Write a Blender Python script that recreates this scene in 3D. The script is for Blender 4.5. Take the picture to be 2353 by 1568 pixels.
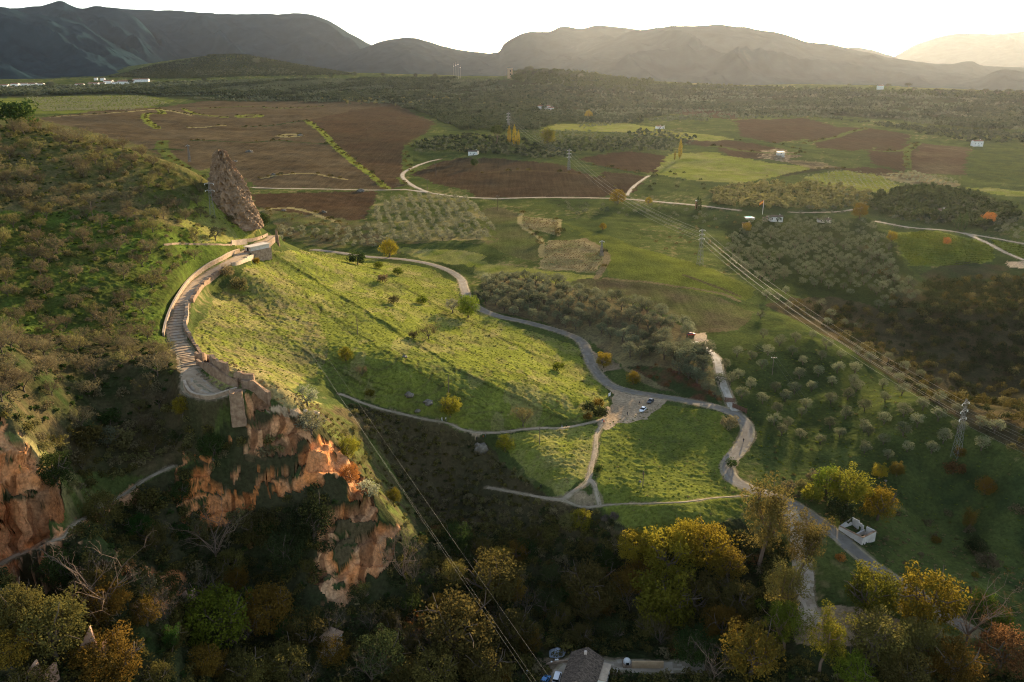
import bpy, bmesh, math, random
import numpy as np
from mathutils import Vector, Matrix, Euler

random.seed(7)
RNG = np.random.default_rng(7)
SC = bpy.context.scene
COL = SC.collection
for o in list(bpy.data.objects):
    bpy.data.objects.remove(o)

# ------------------------------------------------------------------ camera
CAMH = 130.0                      # metres above the dirt car park in the valley
PITCH = math.radians(18.12)
CT, ST = math.cos(PITCH), math.sin(PITCH)
cam = bpy.data.cameras.new("camera")
cam.lens, cam.sensor_width = 28.0, 36.0
cam.clip_start, cam.clip_end = 1.0, 60000.0
cam_o = bpy.data.objects.new("camera", cam)
COL.objects.link(cam_o)
cam_o.location = (0, 0, CAMH)
cam_o.rotation_euler = (math.pi / 2 - PITCH, 0, 0)
SC.camera = cam_o

# ------------------------------------------------------------------ light
SUN_EL, SUN_AZ = math.radians(10.8), math.radians(22.5)     # azimuth from +Y towards +X
SUN_DIR = Vector((math.sin(SUN_AZ) * math.cos(SUN_EL), math.cos(SUN_AZ) * math.cos(SUN_EL), math.sin(SUN_EL)))
W = bpy.data.worlds.new("World")
SC.world = W
W.use_nodes = True
nt = W.node_tree
sky = nt.nodes.new("ShaderNodeTexSky")
sky.sky_type = 'NISHITA'
sky.sun_disc = False
sky.sun_elevation = SUN_EL
sky.sun_rotation = SUN_AZ
sky.altitude = 700
sky.air_density, sky.dust_density, sky.ozone_density = 1.0, 1.0, 1.5
bg = nt.nodes["Background"]
bg.inputs[1].default_value = 0.108
soft = nt.nodes.new("ShaderNodeHueSaturation")
soft.inputs["Saturation"].default_value = 0.75
nt.links.new(sky.outputs[0], soft.inputs["Color"])
nt.links.new(soft.outputs[0], bg.inputs[0])
sun = bpy.data.lights.new("sun", 'SUN')
sun.energy = 5.0
sun.angle = math.radians(0.5)
sun.color = (1.0, 0.76, 0.46)
sun_o = bpy.data.objects.new("sun", sun)
COL.objects.link(sun_o)
sun_o.rotation_euler = SUN_DIR.to_track_quat('Z', 'Y').to_euler()
SC.view_settings.view_transform = 'Standard'
SC.view_settings.look = 'None'
SC.view_settings.exposure = 1.75
SC.view_settings.gamma = 1.0
SC.view_settings.use_curve_mapping = False
HAZE_DENSITY = 0.0000075
SC.cycles.max_bounces = 5
SC.cycles.diffuse_bounces = 2
SC.cycles.transmission_bounces = 4
SC.cycles.transparent_max_bounces = 6
SC.cycles.volume_bounces = 0
SC.cycles.use_denoising = True
SC.cycles.filter_width = 1.1
SC.cycles.sample_clamp_indirect = 1.5
SC.cycles.sample_clamp_direct = 2.4
SC.cycles.denoising_prefilter = "NONE"
SC.cycles.use_adaptive_sampling = False

# ------------------------------------------------------------------ tagging
def tag(o, label=None, cat=None, group=None, kind=None):
    if label: o["label"] = label
    if cat: o["category"] = cat
    if group: o["group"] = group
    if kind: o["kind"] = kind
    return o

def link(name, data, parent=None):
    o = bpy.data.objects.new(name, data)
    COL.objects.link(o)
    if parent is not None: o.parent = parent
    return o

def empty(name, loc, rz=0.0, scale=None):
    o = link(name, None)
    o.location = loc
    o.rotation_euler = (0, 0, rz)
    if scale is not None:
        o.scale = (scale,) * 3 if not hasattr(scale, '__len__') else scale
    return o

def mesh_np(name, verts, faces, mats=(), smooth=False, fmat=None):
    """mesh from numpy arrays: verts (n,3), faces (m,k) all of one size"""
    me = bpy.data.meshes.new(name)
    verts = np.asarray(verts, dtype=np.float32)
    faces = np.asarray(faces, dtype=np.int32)
    m, k = faces.shape
    me.vertices.add(len(verts))
    me.vertices.foreach_set("co", verts.ravel())
    me.loops.add(m * k)
    me.loops.foreach_set("vertex_index", faces.ravel())
    me.polygons.add(m)
    me.polygons.foreach_set("loop_start", np.arange(0, m * k, k, dtype=np.int32))
    if fmat is not None:
        me.polygons.foreach_set("material_index", np.asarray(fmat, dtype=np.int32))
    if smooth:
        me.polygons.foreach_set("use_smooth", np.ones(m, dtype=bool))
    me.update(calc_edges=True)
    for mt in mats: me.materials.append(mt)
    return me

# ------------------------------------------------------------------ noise
def _hash(ix, iy, seed):
    h = (ix.astype(np.int64) * 374761393 + iy.astype(np.int64) * 668265263 + seed * 974634077) & 0x7fffffff
    h = ((h ^ (h >> 13)) * 1274126177) & 0x7fffffff
    h = (h ^ (h >> 16)) & 0xffff
    return h.astype(np.float32) / 65535.0

def vnoise(x, y, seed=0):
    x0, y0 = np.floor(x), np.floor(y)
    fx, fy = (x - x0).astype(np.float32), (y - y0).astype(np.float32)
    fx = fx * fx * fx * (fx * (fx * 6 - 15) + 10); fy = fy * fy * fy * (fy * (fy * 6 - 15) + 10)
    a, b = _hash(x0, y0, seed), _hash(x0 + 1, y0, seed)
    c, d = _hash(x0, y0 + 1, seed), _hash(x0 + 1, y0 + 1, seed)
    return (a + (b - a) * fx) * (1 - fy) + (c + (d - c) * fx) * fy      # 0..1

def fbm(x, y, seed=0, octaves=4, gain=0.5):
    s, a, t = 0.0, 1.0, 0.0
    for i in range(octaves):
        s = s + a * (vnoise(x, y, seed + i * 17) * 2 - 1)
        t += a; a *= gain
        x, y = x * 1.93 + y * 0.37 + 3.1, y * 1.93 - x * 0.37 + 7.7
    return s / t

def ridged(x, y, seed=0, octaves=4, gain=0.5):
    s, a, t = 0.0, 1.0, 0.0
    for i in range(octaves):
        n = 1 - np.abs(vnoise(x, y, seed + i * 31) * 2 - 1)
        s = s + a * n * n
        t += a; a *= gain
        x, y = x * 1.97 + y * 0.31 + 1.7, y * 1.97 - x * 0.31 + 5.3
    return s / t

# ------------------------------------------------------------------ material helpers
def material(name, rough=0.9, spec=0.2):
    m = bpy.data.materials.new(name)
    m.use_nodes = True
    n = m.node_tree
    b = n.nodes["Principled BSDF"]
    b.inputs["Roughness"].default_value = rough
    b.inputs["Specular IOR Level"].default_value = spec
    return m, n, b

def node(n, kind, **kw):
    x = n.nodes.new(kind)
    for k, v in kw.items():
        if hasattr(x, k): setattr(x, k, v)
        else: x.inputs[k].default_value = v
    return x

def noisy(name, c1, c2, scale=1.0, rough=0.95, spec=0.04, bump=0.0, bscale=None, c3=None, metal=0.0, detail=4.0, stretch=None):
    """two or three colours mixed by world-scale noise, with optional bump"""
    m, n, b = material(name, rough, spec)
    tc = node(n, "ShaderNodeTexCoord")
    src = tc.outputs["Object"]
    if stretch:
        mp = node(n, "ShaderNodeMapping"); mp.inputs["Scale"].default_value = stretch
        n.links.new(src, mp.inputs["Vector"]); src = mp.outputs[0]
    t = node(n, "ShaderNodeTexNoise", Scale=scale, Detail=detail, Roughness=0.65)
    n.links.new(src, t.inputs["Vector"])
    r = node(n, "ShaderNodeValToRGB")
    e = r.color_ramp.elements
    e[0].position, e[0].color = 0.35, (*c1, 1)
    e[1].position, e[1].color = 0.65, (*c2, 1)
    if c3:
        x = e.new(0.75); x.color = (*c3, 1)
    n.links.new(t.outputs[0], r.inputs[0])
    n.links.new(r.outputs[0], b.inputs["Base Color"])
    b.inputs["Metallic"].default_value = metal
    if bump:
        t2 = node(n, "ShaderNodeTexNoise", Scale=bscale or scale * 3, Detail=5.0, Roughness=0.7)
        n.links.new(src, t2.inputs["Vector"])
        bp = node(n, "ShaderNodeBump", Strength=bump, Distance=0.3)
        n.links.new(t2.outputs[0], bp.inputs["Height"])
        n.links.new(bp.outputs[0], b.inputs["Normal"])
    return m
# ------------------------------------------------------------------ photo survey -> world
# The ground was surveyed from the photograph (2353 x 1568 view): a sight line and a height (or a distance) give a world point.
FPX, PCX, PCY = 28.0 / 36.0 * 2353, 1176.5, 784.0
def sight(px, py):
    dx, v = (px - PCX) / FPX, (py - PCY) / FPX
    k = CT - v * ST
    return dx / k, (ST + v * CT) / k          # u = x / y, drop per metre of y

ZP = """1450 930 0;1400 890 0;1530 905 0;1340 790 1;1380 850 .5;1700 955 0;1725 990 -1;1680 1060 -3;1690 1100 -3.5;1800 1160 -6;1900 1220 -8;2000 1290 -10;2080 1340 -12;2353 1500 -18
1060 640 4;980 605 6;850 590 7;730 575 8;1150 650 8;1300 700 8;1200 720 6;1450 740 8;1550 790 6;1600 850 6;1500 850 4;1640 885 4;1400 660 10;1600 700 9;1720 730 7;1600 770 7
1300 590 14;1240 510 16;1150 560 12;900 470 14;1000 500 12;1100 540 11;850 540 10;700 540 9;1300 540 16;1500 600 14;1650 640 12;970 440 18;1200 455 18;1500 460 20;1700 485 20
930 410 20;980 380 24;600 440 20;700 500 14;760 400 24;600 340 34;800 330 36;400 290 46;700 260 55;900 280 46;500 245 62;250 265 60;1100 400 24;1300 400 26;1200 350 34;1000 330 38
1000 260 52;1250 258 56;1650 400 28;1800 400 26;1800 350 38;1550 330 40;1400 300 50;1300 290 50;1700 290 50;2000 300 45;2000 240 70;2300 270 45;2250 340 32;2250 420 22;2000 420 20;2353 470 14;2100 470 14
1780 510 14;2000 510 10;2250 520 6;2353 560 4;2100 560 5;1800 560 8;1950 620 2;1750 640 6;2050 680 -4;1850 700 -1;2200 650 -8;2350 700 -10;2353 830 -20;2000 720 -8;1800 680 4
1760 720 7;1900 790 7;2100 920 8;2250 1000 7;2353 1070 6;1800 900 -1;1950 1000 -3;2100 1100 -6;2250 1200 -12;2353 1300 -15;1850 1050 -4;2000 1150 -8;2200 1350 -13
1500 1050 -2;1600 1100 -3;1450 1150 -3;1650 1170 -4;1550 1225 -5;1350 1000 0;1370 1080 -1;1250 1050 1;1200 1010 2;1300 1140 -2;1480 1210 -4.5
1380 970 0;1250 985 1;1090 990 4;1000 962 8;900 935 11;800 908 15;1110 1050 -4;1000 1050 -4;1150 1130 -9;950 1150 -12;1050 1250 -16;1250 1230 -12;1200 1330 -20;1350 1250 -14;1400 1350 -22;1600 1400 -22;1500 1300 -17
1820 1200 -7;1850 1350 -13;1860 1450 -15;2000 1420 -14;1900 1550 -18;1330 1540 -25;1100 1500 -24;1600 1540 -24;2200 1500 -17;2353 1568 -20;1750 1400 -18"""
YP = """-200 195 3300;0 203 3400;200 199 3500;400 184 3600;700 174 3700;900 170 3800;1000 172 3700;1100 176 3600;1180 172 3000;1250 165 3000;1330 170 3000;1400 182 3000;1500 187 3000;1600 196 2950;1750 200 2950;1850 192 2950;1980 196 2900;2060 204 2700;2150 209 2700;2250 217 2500;2353 221 2400;2600 225 2300
530 120 5200;350 150 5000;700 150 5100;250 176 4800;820 172 5100;1100 195 2950;600 225 2700;300 235 2500;0 240 2300;1700 240 2500;1450 235 2350
470 900 215;430 830 250;395 740 290;450 640 360;560 575 420;630 548 460
300 850 232;100 880 205;0 950 178;80 1030 176;250 1000 212;400 1000 215;200 1100 195;330 1080 203;0 1310 150;200 1190 168;400 1070 205;200 1300 172;100 1400 160;450 1350 183;500 1550 163;100 1550 158;-150 1000 165;-150 1300 145
560 940 214;690 935 222;780 1010 236;770 1040 225;860 1150 215;920 1260 208;880 1380 195;550 1050 209;520 1120 206;650 1100 208;700 1200 203;780 1300 196;600 1250 200;750 1430 184;480 1200 200
870 1000 262;900 1080 255;960 1200 232;600 640 375;520 760 300;560 850 238;650 880 236;700 700 362;800 800 312;760 640 440;900 700 405;900 850 295;1000 800 340;1100 850 315;1050 730 405;1200 900 300;1250 800 370;1300 900 312;1130 940 288
900 620 520;700 580 530;820 650 450;980 660 470"""
PLANE = "0 300;100 300;340 356;470 411;250 490;50 500;400 550;150 650;300 650;30 750;150 750;0 650;-200 400;-200 650"     # left hillside
WORLD = [(-.62*640, 640, 55), (-.52*600, 600, 38), (-.42*570, 570, 22), (-.33*560, 560, 13), (-.25*560, 560, 9), (-.75*600, 600, 100), (-.6*900, 900, 36), (-.45*800, 800, 24),
         (-.9*500, 500, 140), (-.95*300, 300, 75), (-.35*700, 700, 14), (-.7*1500, 1500, 55), (.2*700, 700, 14),
         (-300, 6500, 120), (2500, 6500, 100), (-4000, 6500, 150), (1500, 3900, 80), (0, 4300, 120), (3000, 3500, 60), (5500, 6500, 90), (-2400, 4000, 130), (600, 3700, 100),
         (-80, 100, -15), (0, 100, -27), (80, 100, -27), (-30, 140, -24), (-120, 125, 5), (300, 250, -16), (420, 350, -24), (700, 600, 0), (1000, 900, 15),
         (150, 250, -12), (2050*0+.44*470, 470, -10), (.52*430, 430, -17), (.58*390, 390, -20), (.62*360, 360, -22), (.62*480, 480, -6)]

def survey():
    pts = []
    for rec in ZP.replace("\n", ";").split(";"):
        px, py, z = map(float, rec.split())
        u, t = sight(px, py); y = (CAMH - z) / t
        pts.append((u, math.log(y), z))
    for rec in YP.replace("\n", ";").split(";"):
        px, py, y = map(float, rec.split())
        u, t = sight(px, py)
        pts.append((u, math.log(y), CAMH - y * t))
    for rec in PLANE.split(";"):
        px, py = map(float, rec.split())
        u, t = sight(px, py); y = (CAMH + 40) / (t - .30 * u + .15)
        pts.append((u, math.log(y), CAMH - y * t))
    for x, y, z in WORLD:
        pts.append((x / y, math.log(y), z))
    return np.array(pts)

PTS = survey()
C2 = 0.035 ** 2
def _basis(a, b):
    d2 = (a[:, None, 0] - b[None, :, 0]) ** 2 + (a[:, None, 1] - b[None, :, 1]) ** 2
    return np.sqrt(d2 + C2)
_n = len(PTS)
_A = np.zeros((_n + 3, _n + 3))
_A[:_n, :_n] = _basis(PTS, PTS) - np.eye(_n) * 0.004
_A[:_n, _n] = 1; _A[:_n, _n + 1:] = PTS[:, :2]
_A[_n, :_n] = 1; _A[_n + 1:, :_n] = PTS[:, :2].T
_wt = np.linalg.solve(_A, np.concatenate([PTS[:, 2], np.zeros(3)]))
def base_height(u, v):
    sh = u.shape
    q = np.stack([u.ravel(), v.ravel()], 1)
    out = np.empty(len(q))
    for i in range(0, len(q), 20000):
        s = q[i:i + 20000]
        out[i:i + 20000] = _basis(s, PTS) @ _wt[:_n] + _wt[_n] + s @ _wt[_n + 1:]
    return out.reshape(sh)

# the grid: columns of constant x/y, rows of constant y (finer near by)
NU = 1420
GU = np.linspace(-0.98, 0.98, NU)
_v, _rows = math.log(92.0), []
while _v < math.log(7000.0):
    _rows.append(_v)
    y = math.exp(_v)
    _v += 0.0021 if y < 340 else 0.0036 if y < 700 else 0.0055 if y < 1600 else 0.009 if y < 2600 else 0.014
GV = np.array(_rows)
GY = np.exp(GV)
NV = len(GV)
_ci = np.unique(np.concatenate([np.arange(0, NU, 6), [NU - 1]])); _cj = np.unique(np.concatenate([np.arange(0, NV, 5), [NV - 1]]))
_cu, _cv = np.meshgrid(GU[_ci], GV[_cj])
_cz = base_height(_cu, _cv)
def _upsample(cz):
    a = np.empty((len(_cj), NU))
    for r in range(len(_cj)): a[r] = np.interp(GU, GU[_ci], cz[r])
    b = np.empty((NV, NU))
    jf = np.interp(GV, GV[_cj], np.arange(len(_cj)))
    j0 = np.minimum(jf.astype(int), len(_cj) - 2); f = (jf - j0)[:, None]
    return a[j0] * (1 - f) + a[j0 + 1] * f
HZ = _upsample(_cz)                                  # base height on the grid
UU, YY = np.meshgrid(GU, GY)
XX = UU * YY

def g_index(x, y):
    u = np.asarray(x) / np.asarray(y)
    i = np.clip((u - GU[0]) / (GU[1] - GU[0]), 0, NU - 1.001)
    j = np.clip(np.interp(np.log(y), GV, np.arange(NV)), 0, NV - 1.001)
    return i, j
def ground(x, y):
    """terrain height under world points"""
    i, j = g_index(x, y)
    i0, j0 = np.floor(i).astype(int), np.floor(j).astype(int)
    f, g = i - i0, j - j0
    return ((HZ[j0, i0] * (1 - f) + HZ[j0, i0 + 1] * f) * (1 - g) + (HZ[j0 + 1, i0] * (1 - f) + HZ[j0 + 1, i0 + 1] * f) * g)
def spot(px, py):
    """the first ground point along a sight line"""
    u, t = sight(px, py)
    i = min(max((u - GU[0]) / (GU[1] - GU[0]), 0), NU - 1.001)
    i0 = int(i); f = i - i0
    col = HZ[:, i0] * (1 - f) + HZ[:, i0 + 1] * f
    d = col - (CAMH - GY * t)
    k = np.argmax(d >= 0)
    if d[k] < 0: y = GY[-1]
    elif k == 0: y = GY[0]
    else:
        a = d[k - 1] / (d[k - 1] - d[k])
        y = GY[k - 1] + a * (GY[k] - GY[k - 1])
    x = u * y
    return Vector((x, y, float(ground(x, y))))
def px_size(p):
    """metres per survey pixel at a world point"""
    return (p.y * CT + (CAMH - p.z) * ST) / FPX

def pix(s):
    v = [float(a) for a in s.replace(",", " ").split()]
    return list(zip(v[::2], v[1::2]))
def dense(pts, step=14.0, closed=False):
    out = []
    n = len(pts)
    for k in range(n if closed else n - 1):
        a, b = pts[k], pts[(k + 1) % n]
        m = max(1, int(math.hypot(b[0] - a[0], b[1] - a[1]) / step))
        out += [(a[0] + (b[0] - a[0]) * i / m, a[1] + (b[1] - a[1]) * i / m) for i in range(m)]
    if not closed: out.append(pts[-1])
    return out
def smooth_line(pts, n=6):
    """Catmull-Rom through the points"""
    p = [pts[0]] + list(pts) + [pts[-1]]
    out = []
    for k in range(1, len(p) - 2):
        for i in range(n):
            t = i / n
            out.append(tuple(0.5 * ((2 * p[k][c]) + (-p[k-1][c] + p[k+1][c]) * t + (2*p[k-1][c] - 5*p[k][c] + 4*p[k+1][c] - p[k+2][c]) * t*t
                       + (-p[k-1][c] + 3*p[k][c] - 3*p[k+1][c] + p[k+2][c]) * t**3) for c in range(len(pts[0]))))
    out.append(tuple(pts[-1]))
    return out
def plan(s, closed=True):
    """survey polygon -> world polygon (x, y)"""
    pts = pix(s) if isinstance(s, str) else s
    return [(p.x, p.y) for p in (spot(*q) for q in dense(pts, closed=closed))]
def inside(poly, x, y):
    """vectorised point in polygon, edges in (x/y, ln y) space"""
    pu = np.array([a / b for a, b in poly]); pv = np.array([math.log(b) for a, b in poly])
    u, v = x / y, np.log(y)
    res = np.zeros(u.shape, bool)
    sel = (u >= pu.min()) & (u <= pu.max()) & (v >= pv.min()) & (v <= pv.max())
    uu, vv = u[sel], v[sel]
    r = np.zeros(uu.shape, bool)
    j = len(pu) - 1
    for i in range(len(pu)):
        if pv[i] != pv[j]:
            c = (pv[i] > vv) != (pv[j] > vv)
            r ^= c & (uu < (pu[j] - pu[i]) * (vv - pv[i]) / (pv[j] - pv[i]) + pu[i])
        j = i
    res[sel] = r
    return res
def dist_line(pts, x, y, reach):
    """distance of grid points to a world polyline (inf beyond reach) and height of the nearest line point"""
    P = np.array(pts)
    best = np.full(x.shape, np.inf); hz = np.zeros(x.shape)
    for a, b in zip(P[:-1], P[1:]):
        lo, hi = np.minimum(a, b)[:2] - reach, np.maximum(a, b)[:2] + reach
        j0, j1 = np.searchsorted(GY, max(lo[1], 1)), np.searchsorted(GY, hi[1])
        if j1 <= j0: continue
        us = [lo[0] / max(lo[1], 1), lo[0] / hi[1], hi[0] / max(lo[1], 1), hi[0] / hi[1]]
        i0, i1 = np.searchsorted(GU, min(us)), np.searchsorted(GU, max(us))
        sx, sy = x[j0:j1, i0:i1], y[j0:j1, i0:i1]
        d = b[:2] - a[:2]; L = max((d * d).sum(), 1e-9)
        t = np.clip(((sx - a[0]) * d[0] + (sy - a[1]) * d[1]) / L, 0, 1)
        dd = np.hypot(sx - a[0] - t * d[0], sy - a[1] - t * d[1])
        m = dd < best[j0:j1, i0:i1]
        best[j0:j1, i0:i1] = np.where(m, dd, best[j0:j1, i0:i1])
        if P.shape[1] > 2:
            hz[j0:j1, i0:i1] = np.where(m, a[2] + t * (b[2] - a[2]), hz[j0:j1, i0:i1])
    return best, hz
# ------------------------------------------------------------------ roads and tracks (survey lines, width in metres)
ROADS = [
 ("asphalt_road", "720 575 790 583 850 590 920 595 985 606 1035 624 1060 642 1068 665 1078 690 1105 712 1150 730 1220 745 1290 765 1335 785 1352 815 1365 845 1395 880 1440 897 1500 908 1560 916 1620 928 1660 940 1695 955 1715 975 1717 1000 1700 1030 1678 1058 1672 1080 1690 1105 1730 1125 1780 1142 1820 1158 1870 1190 1920 1228 1970 1270 2020 1308 2080 1345 2150 1395 2230 1450", 5.6, "grey asphalt lane winding down past the car park"),
 ("gravel_road", "580 430 660 434 750 437 850 439 930 438 985 444 1050 452 1120 456 1250 454 1400 455 1500 461 1600 472 1700 484", 5.0, "pale track"),
 ("gravel_road", "985 444 950 430 930 415 925 403 940 390 975 375 1010 366", 5.0, "pale track"),
 ("gravel_road", "1440 450 1455 430 1480 412 1492 405", 3.5, "pale track"),
 ("gravel_road", "1815 489 1880 490 1940 484 1985 476", 4.0, "pale track"),
 ("gravel_road", "2010 510 2080 522 2160 530 2230 541 2290 550 2353 562", 5.0, "pale track"),
 ("gravel_road", "2215 537 2260 556 2300 575 2353 600", 4.0, "pale track"),
 ("dirt_track", "1595 785 1625 803 1648 825 1652 850 1662 885 1678 922 1690 945", 4.5, "pale track"),
 ("footpath", "1395 962 1340 976 1290 984 1250 983 1200 984 1150 992 1100 992 1060 985 1030 970 985 964 930 952 870 938 820 922 780 905", 1.7, "trail"),
 ("footpath", "1385 968 1378 985 1370 1005 1368 1035 1358 1075 1350 1105 1320 1128 1290 1145 1255 1148", 1.7, "trail"),
 ("footpath", "1352 1100 1365 1115 1372 1140 1375 1165 1330 1165 1290 1152 1240 1142 1180 1130 1120 1122", 1.6, "trail"),
 ("footpath", "1375 1165 1430 1160 1520 1155 1600 1150 1660 1143 1720 1140", .6, "trail"),
 ("footpath", "0 1300 60 1262 130 1228 200 1185 280 1130 340 1095 400 1065", 1.5, "ledge"),
 ("gravel_road", "1815 1170 1825 1210 1840 1260 1845 1320 1850 1380 1868 1420 1890 1440", 5.5, "dusty track"),
 ("stone_path", "629.7 542.1 611.4 554.3 593.2 561.9 574.9 574.1 559.6 583.2 532.2 598.5 501.7 616.8 471.2 636.0 446.8 656.4 431.6 676.2 417.9 696.0 413.9 709.7 410.2 728.0 403.5 744.8 404.1 764.6 411.8 785.9 420.9 804.2 430.1 819.5 434.6 834.7 436.2 846.9", 6.2, "walled path"),
 ("stone_path", "436.2 846.9 433.1 862.2 433.1 888.1 443.8 903.3 468.2 909.4 495.6 911.5 523.0 903.3 541.3 897.2", 4.2, "terrace walk"),
 ("stone_path", "440.7 848.4 456.0 856.1 477.3 866.7 501.7 878.9 523.0 889.6 538.3 896.3", 3.2, "terrace stairs"),
 ("gravel_road", "1290 1568 1300 1540 1340 1515 1400 1530 1440 1530 1500 1535 1560 1532 1620 1535", 5.0, "gorge lane"),
]
ROAD_W = []
for nm, line, w, lab in ROADS:
    px = smooth_line(pix(line), 6)
    P = [spot(*q) for q in px]
    z = np.array([p.z for p in P])
    for _ in range(6): z = np.convolve(np.pad(z, 1, 'edge'), [.25, .5, .25], 'valid')
    pts = [(p.x, p.y, zz) for p, zz in zip(P, z)]
    # drop jumps (a line that passes behind a rise)
    ROAD_W.append((nm, pts, w, lab))

# ------------------------------------------------------------------ land cover
A = lambda *c: np.array(c, np.float32)
GRASS, GRASS_LIT, GRASS_DK, DRY = A(.085, .098, .026), A(.155, .168, .029), A(.036, .050, .017), A(.24, .195, .085)  # GRASS_LIT: the sunlit look is put into the grass colour
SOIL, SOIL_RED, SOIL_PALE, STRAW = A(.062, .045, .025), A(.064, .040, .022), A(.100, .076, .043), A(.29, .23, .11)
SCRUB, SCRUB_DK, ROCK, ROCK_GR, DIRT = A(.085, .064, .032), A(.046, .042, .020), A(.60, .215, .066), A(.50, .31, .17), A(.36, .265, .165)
VINE = A(.10, .13, .025)

wx = XX + 3.0 * fbm(XX / 9, YY / 9, 3) * np.clip(YY / 400, .6, 6)
wy = YY + 3.0 * fbm(XX / 9, YY / 9, 4) * np.clip(YY / 400, .6, 6)
big = fbm(XX / 60, YY / 60, 11, 4)
mid = fbm(XX / 14, YY / 14, 12, 4)
fine = fbm(XX / 3.1, YY / 3.1, 13, 4)
COVER = np.empty(XX.shape + (3,), np.float32)
ROUGH = np.full(XX.shape, .35, np.float32)        # tuft height factor
FURROW = np.zeros(XX.shape, np.float32)
ROCKM = np.zeros(XX.shape, np.float32)

def mix(a, b, f): return a + (b - a) * np.clip(f, 0, 1)[..., None]
COVER[:] = mix(GRASS_DK, GRASS, .5 + .6 * mid + .5 * big)
COVER[:] = mix(COVER, DRY * .8, (fine + big - .45) * 1.6)

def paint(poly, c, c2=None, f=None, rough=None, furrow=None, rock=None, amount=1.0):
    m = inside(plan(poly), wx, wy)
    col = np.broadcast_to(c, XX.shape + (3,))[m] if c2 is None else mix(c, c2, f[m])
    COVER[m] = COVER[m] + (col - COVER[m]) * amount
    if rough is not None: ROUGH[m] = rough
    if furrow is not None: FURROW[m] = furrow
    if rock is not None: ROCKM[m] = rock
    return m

hill = .5 + .8 * mid + .5 * fine
# far woods floor and plateau
paint("-400 262 -400 190 0 208 400 192 700 184 1100 182 1300 188 1700 205 2100 213 2500 222 2500 300 2200 290 1950 268 1800 262 1560 262 1400 275 1220 262 1000 262 900 245 700 238 460 232 300 218 0 225", SCRUB_DK, GRASS_DK, .5 + mid)
paint("-50 226 130 222 330 220 400 232 330 248 250 256 100 262 -50 262", GRASS, GRASS_LIT, .4 + big, rough=.2)
# ploughed fields
br = .5 + .7 * big + .25 * mid
paint("80 270 200 258 320 250 470 233 600 233 740 233 905 236 1000 285 975 310 935 332 940 368 925 400 930 430 890 438 600 432 560 412 520 372 440 400 380 370 330 345 120 300", SOIL, SOIL_PALE, br, rough=.15, furrow=1)
paint("700 280 770 262 905 240 1000 285 975 310 935 332 940 368 925 400 905 436 870 420 800 360 750 310", SOIL_RED, SOIL, br, rough=.15, furrow=1)
paint("560 340 720 330 790 340 850 400 890 436 600 432 560 400", SOIL_PALE, SOIL, br, rough=.15, furrow=1)
paint("575 446 870 442 850 480 838 506 780 512 700 492 600 486", SOIL, SOIL_RED, br, rough=.15, furrow=1)
paint("945 402 1000 377 1060 365 1180 370 1290 380 1380 410 1420 444 1370 452 1090 455 1075 435 1000 425", SOIL_RED * .85, SOIL, br, rough=.15, furrow=1)
paint("1330 365 1440 347 1530 360 1545 380 1480 397 1400 388", SOIL_RED * .8, SOIL_RED, br, rough=.1, furrow=1)
paint("1390 392 1490 407 1455 442 1425 444 1370 410", SOIL_RED * .8, SOIL, br, rough=.1, furrow=1)
paint("1560 315 1690 325 1800 340 1760 352 1640 336 1570 330", SOIL_RED, SOIL, br, rough=.1, furrow=1)
paint("1640 338 1770 348 1820 355 1760 366 1690 362", SOIL_RED, SOIL, br, rough=.1, furrow=1)
paint("1690 276 1850 270 1930 292 1900 310 1780 330 1700 315", SOIL, SOIL_RED, br, rough=.1, furrow=1)
paint("1850 310 1930 290 2000 295 2090 312 2080 332 1960 348 1880 340", SOIL_RED, SOIL, br, rough=.1, furrow=1)
paint("1995 345 2110 327 2100 375 2080 392 2000 375", SOIL_RED, SOIL, br, rough=.1, furrow=1)
paint("2115 327 2230 338 2212 402 2090 394", SOIL_RED, SOIL_PALE, br, rough=.1, furrow=1)
paint("1560 240 1700 262 1690 275 1560 262", SOIL, SOIL_RED, br, rough=.1)
# green pastures
paint("1235 302 1280 284 1440 282 1560 300 1690 322 1600 326 1440 305 1330 300", GRASS_LIT * 1.05, DRY, .25 + .5 * mid, rough=.15)
paint("1540 352 1640 350 1760 372 1890 386 1800 402 1700 420 1600 416 1500 400", GRASS_LIT, DRY, .2 + .6 * mid, rough=.2)
paint("1840 405 1930 392 2030 400 2090 440 1990 440 1900 425", GRASS_LIT, DRY, .1 + .5 * mid, rough=.15)
paint("1795 366 1890 372 1930 384 1870 390", SOIL_PALE, STRAW, .3 + mid, furrow=1)
paint("1890 386 2020 384 2100 400 2020 400", SOIL_RED, SOIL, br, furrow=1)
paint("2020 398 2100 392 2215 425 2160 432 2080 420", SOIL_PALE, STRAW, .5 + mid)
paint("2235 340 2400 345 2400 430 2250 412 2215 402", GRASS_DK * 1.1, GRASS * .8, hill, rough=.15)
paint("2210 430 2400 440 2400 452 2290 448", GRASS_LIT, DRY, .3 + mid, rough=.15)
paint("1090 490 1140 475 1190 490 1200 520 1250 548 1235 600 1150 580 1100 545 1130 520", GRASS, SOIL_PALE, .3 + .8 * big, rough=.3, furrow=.6)
paint("1195 495 1285 505 1282 540 1200 522", STRAW * .8, GRASS, .2 + .7 * mid, rough=.3)
paint("1257 550 1340 550 1395 588 1370 627 1240 617", STRAW * .8, GRASS, .2 + .8 * mid, rough=.3)
paint("1290 512 1400 545 1500 580 1640 622 1735 668 1720 690 1560 660 1400 636 1398 585 1340 545", GRASS * .8, GRASS_LIT * .75, .4 + big + .4 * mid, rough=.25, furrow=.3)
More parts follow.
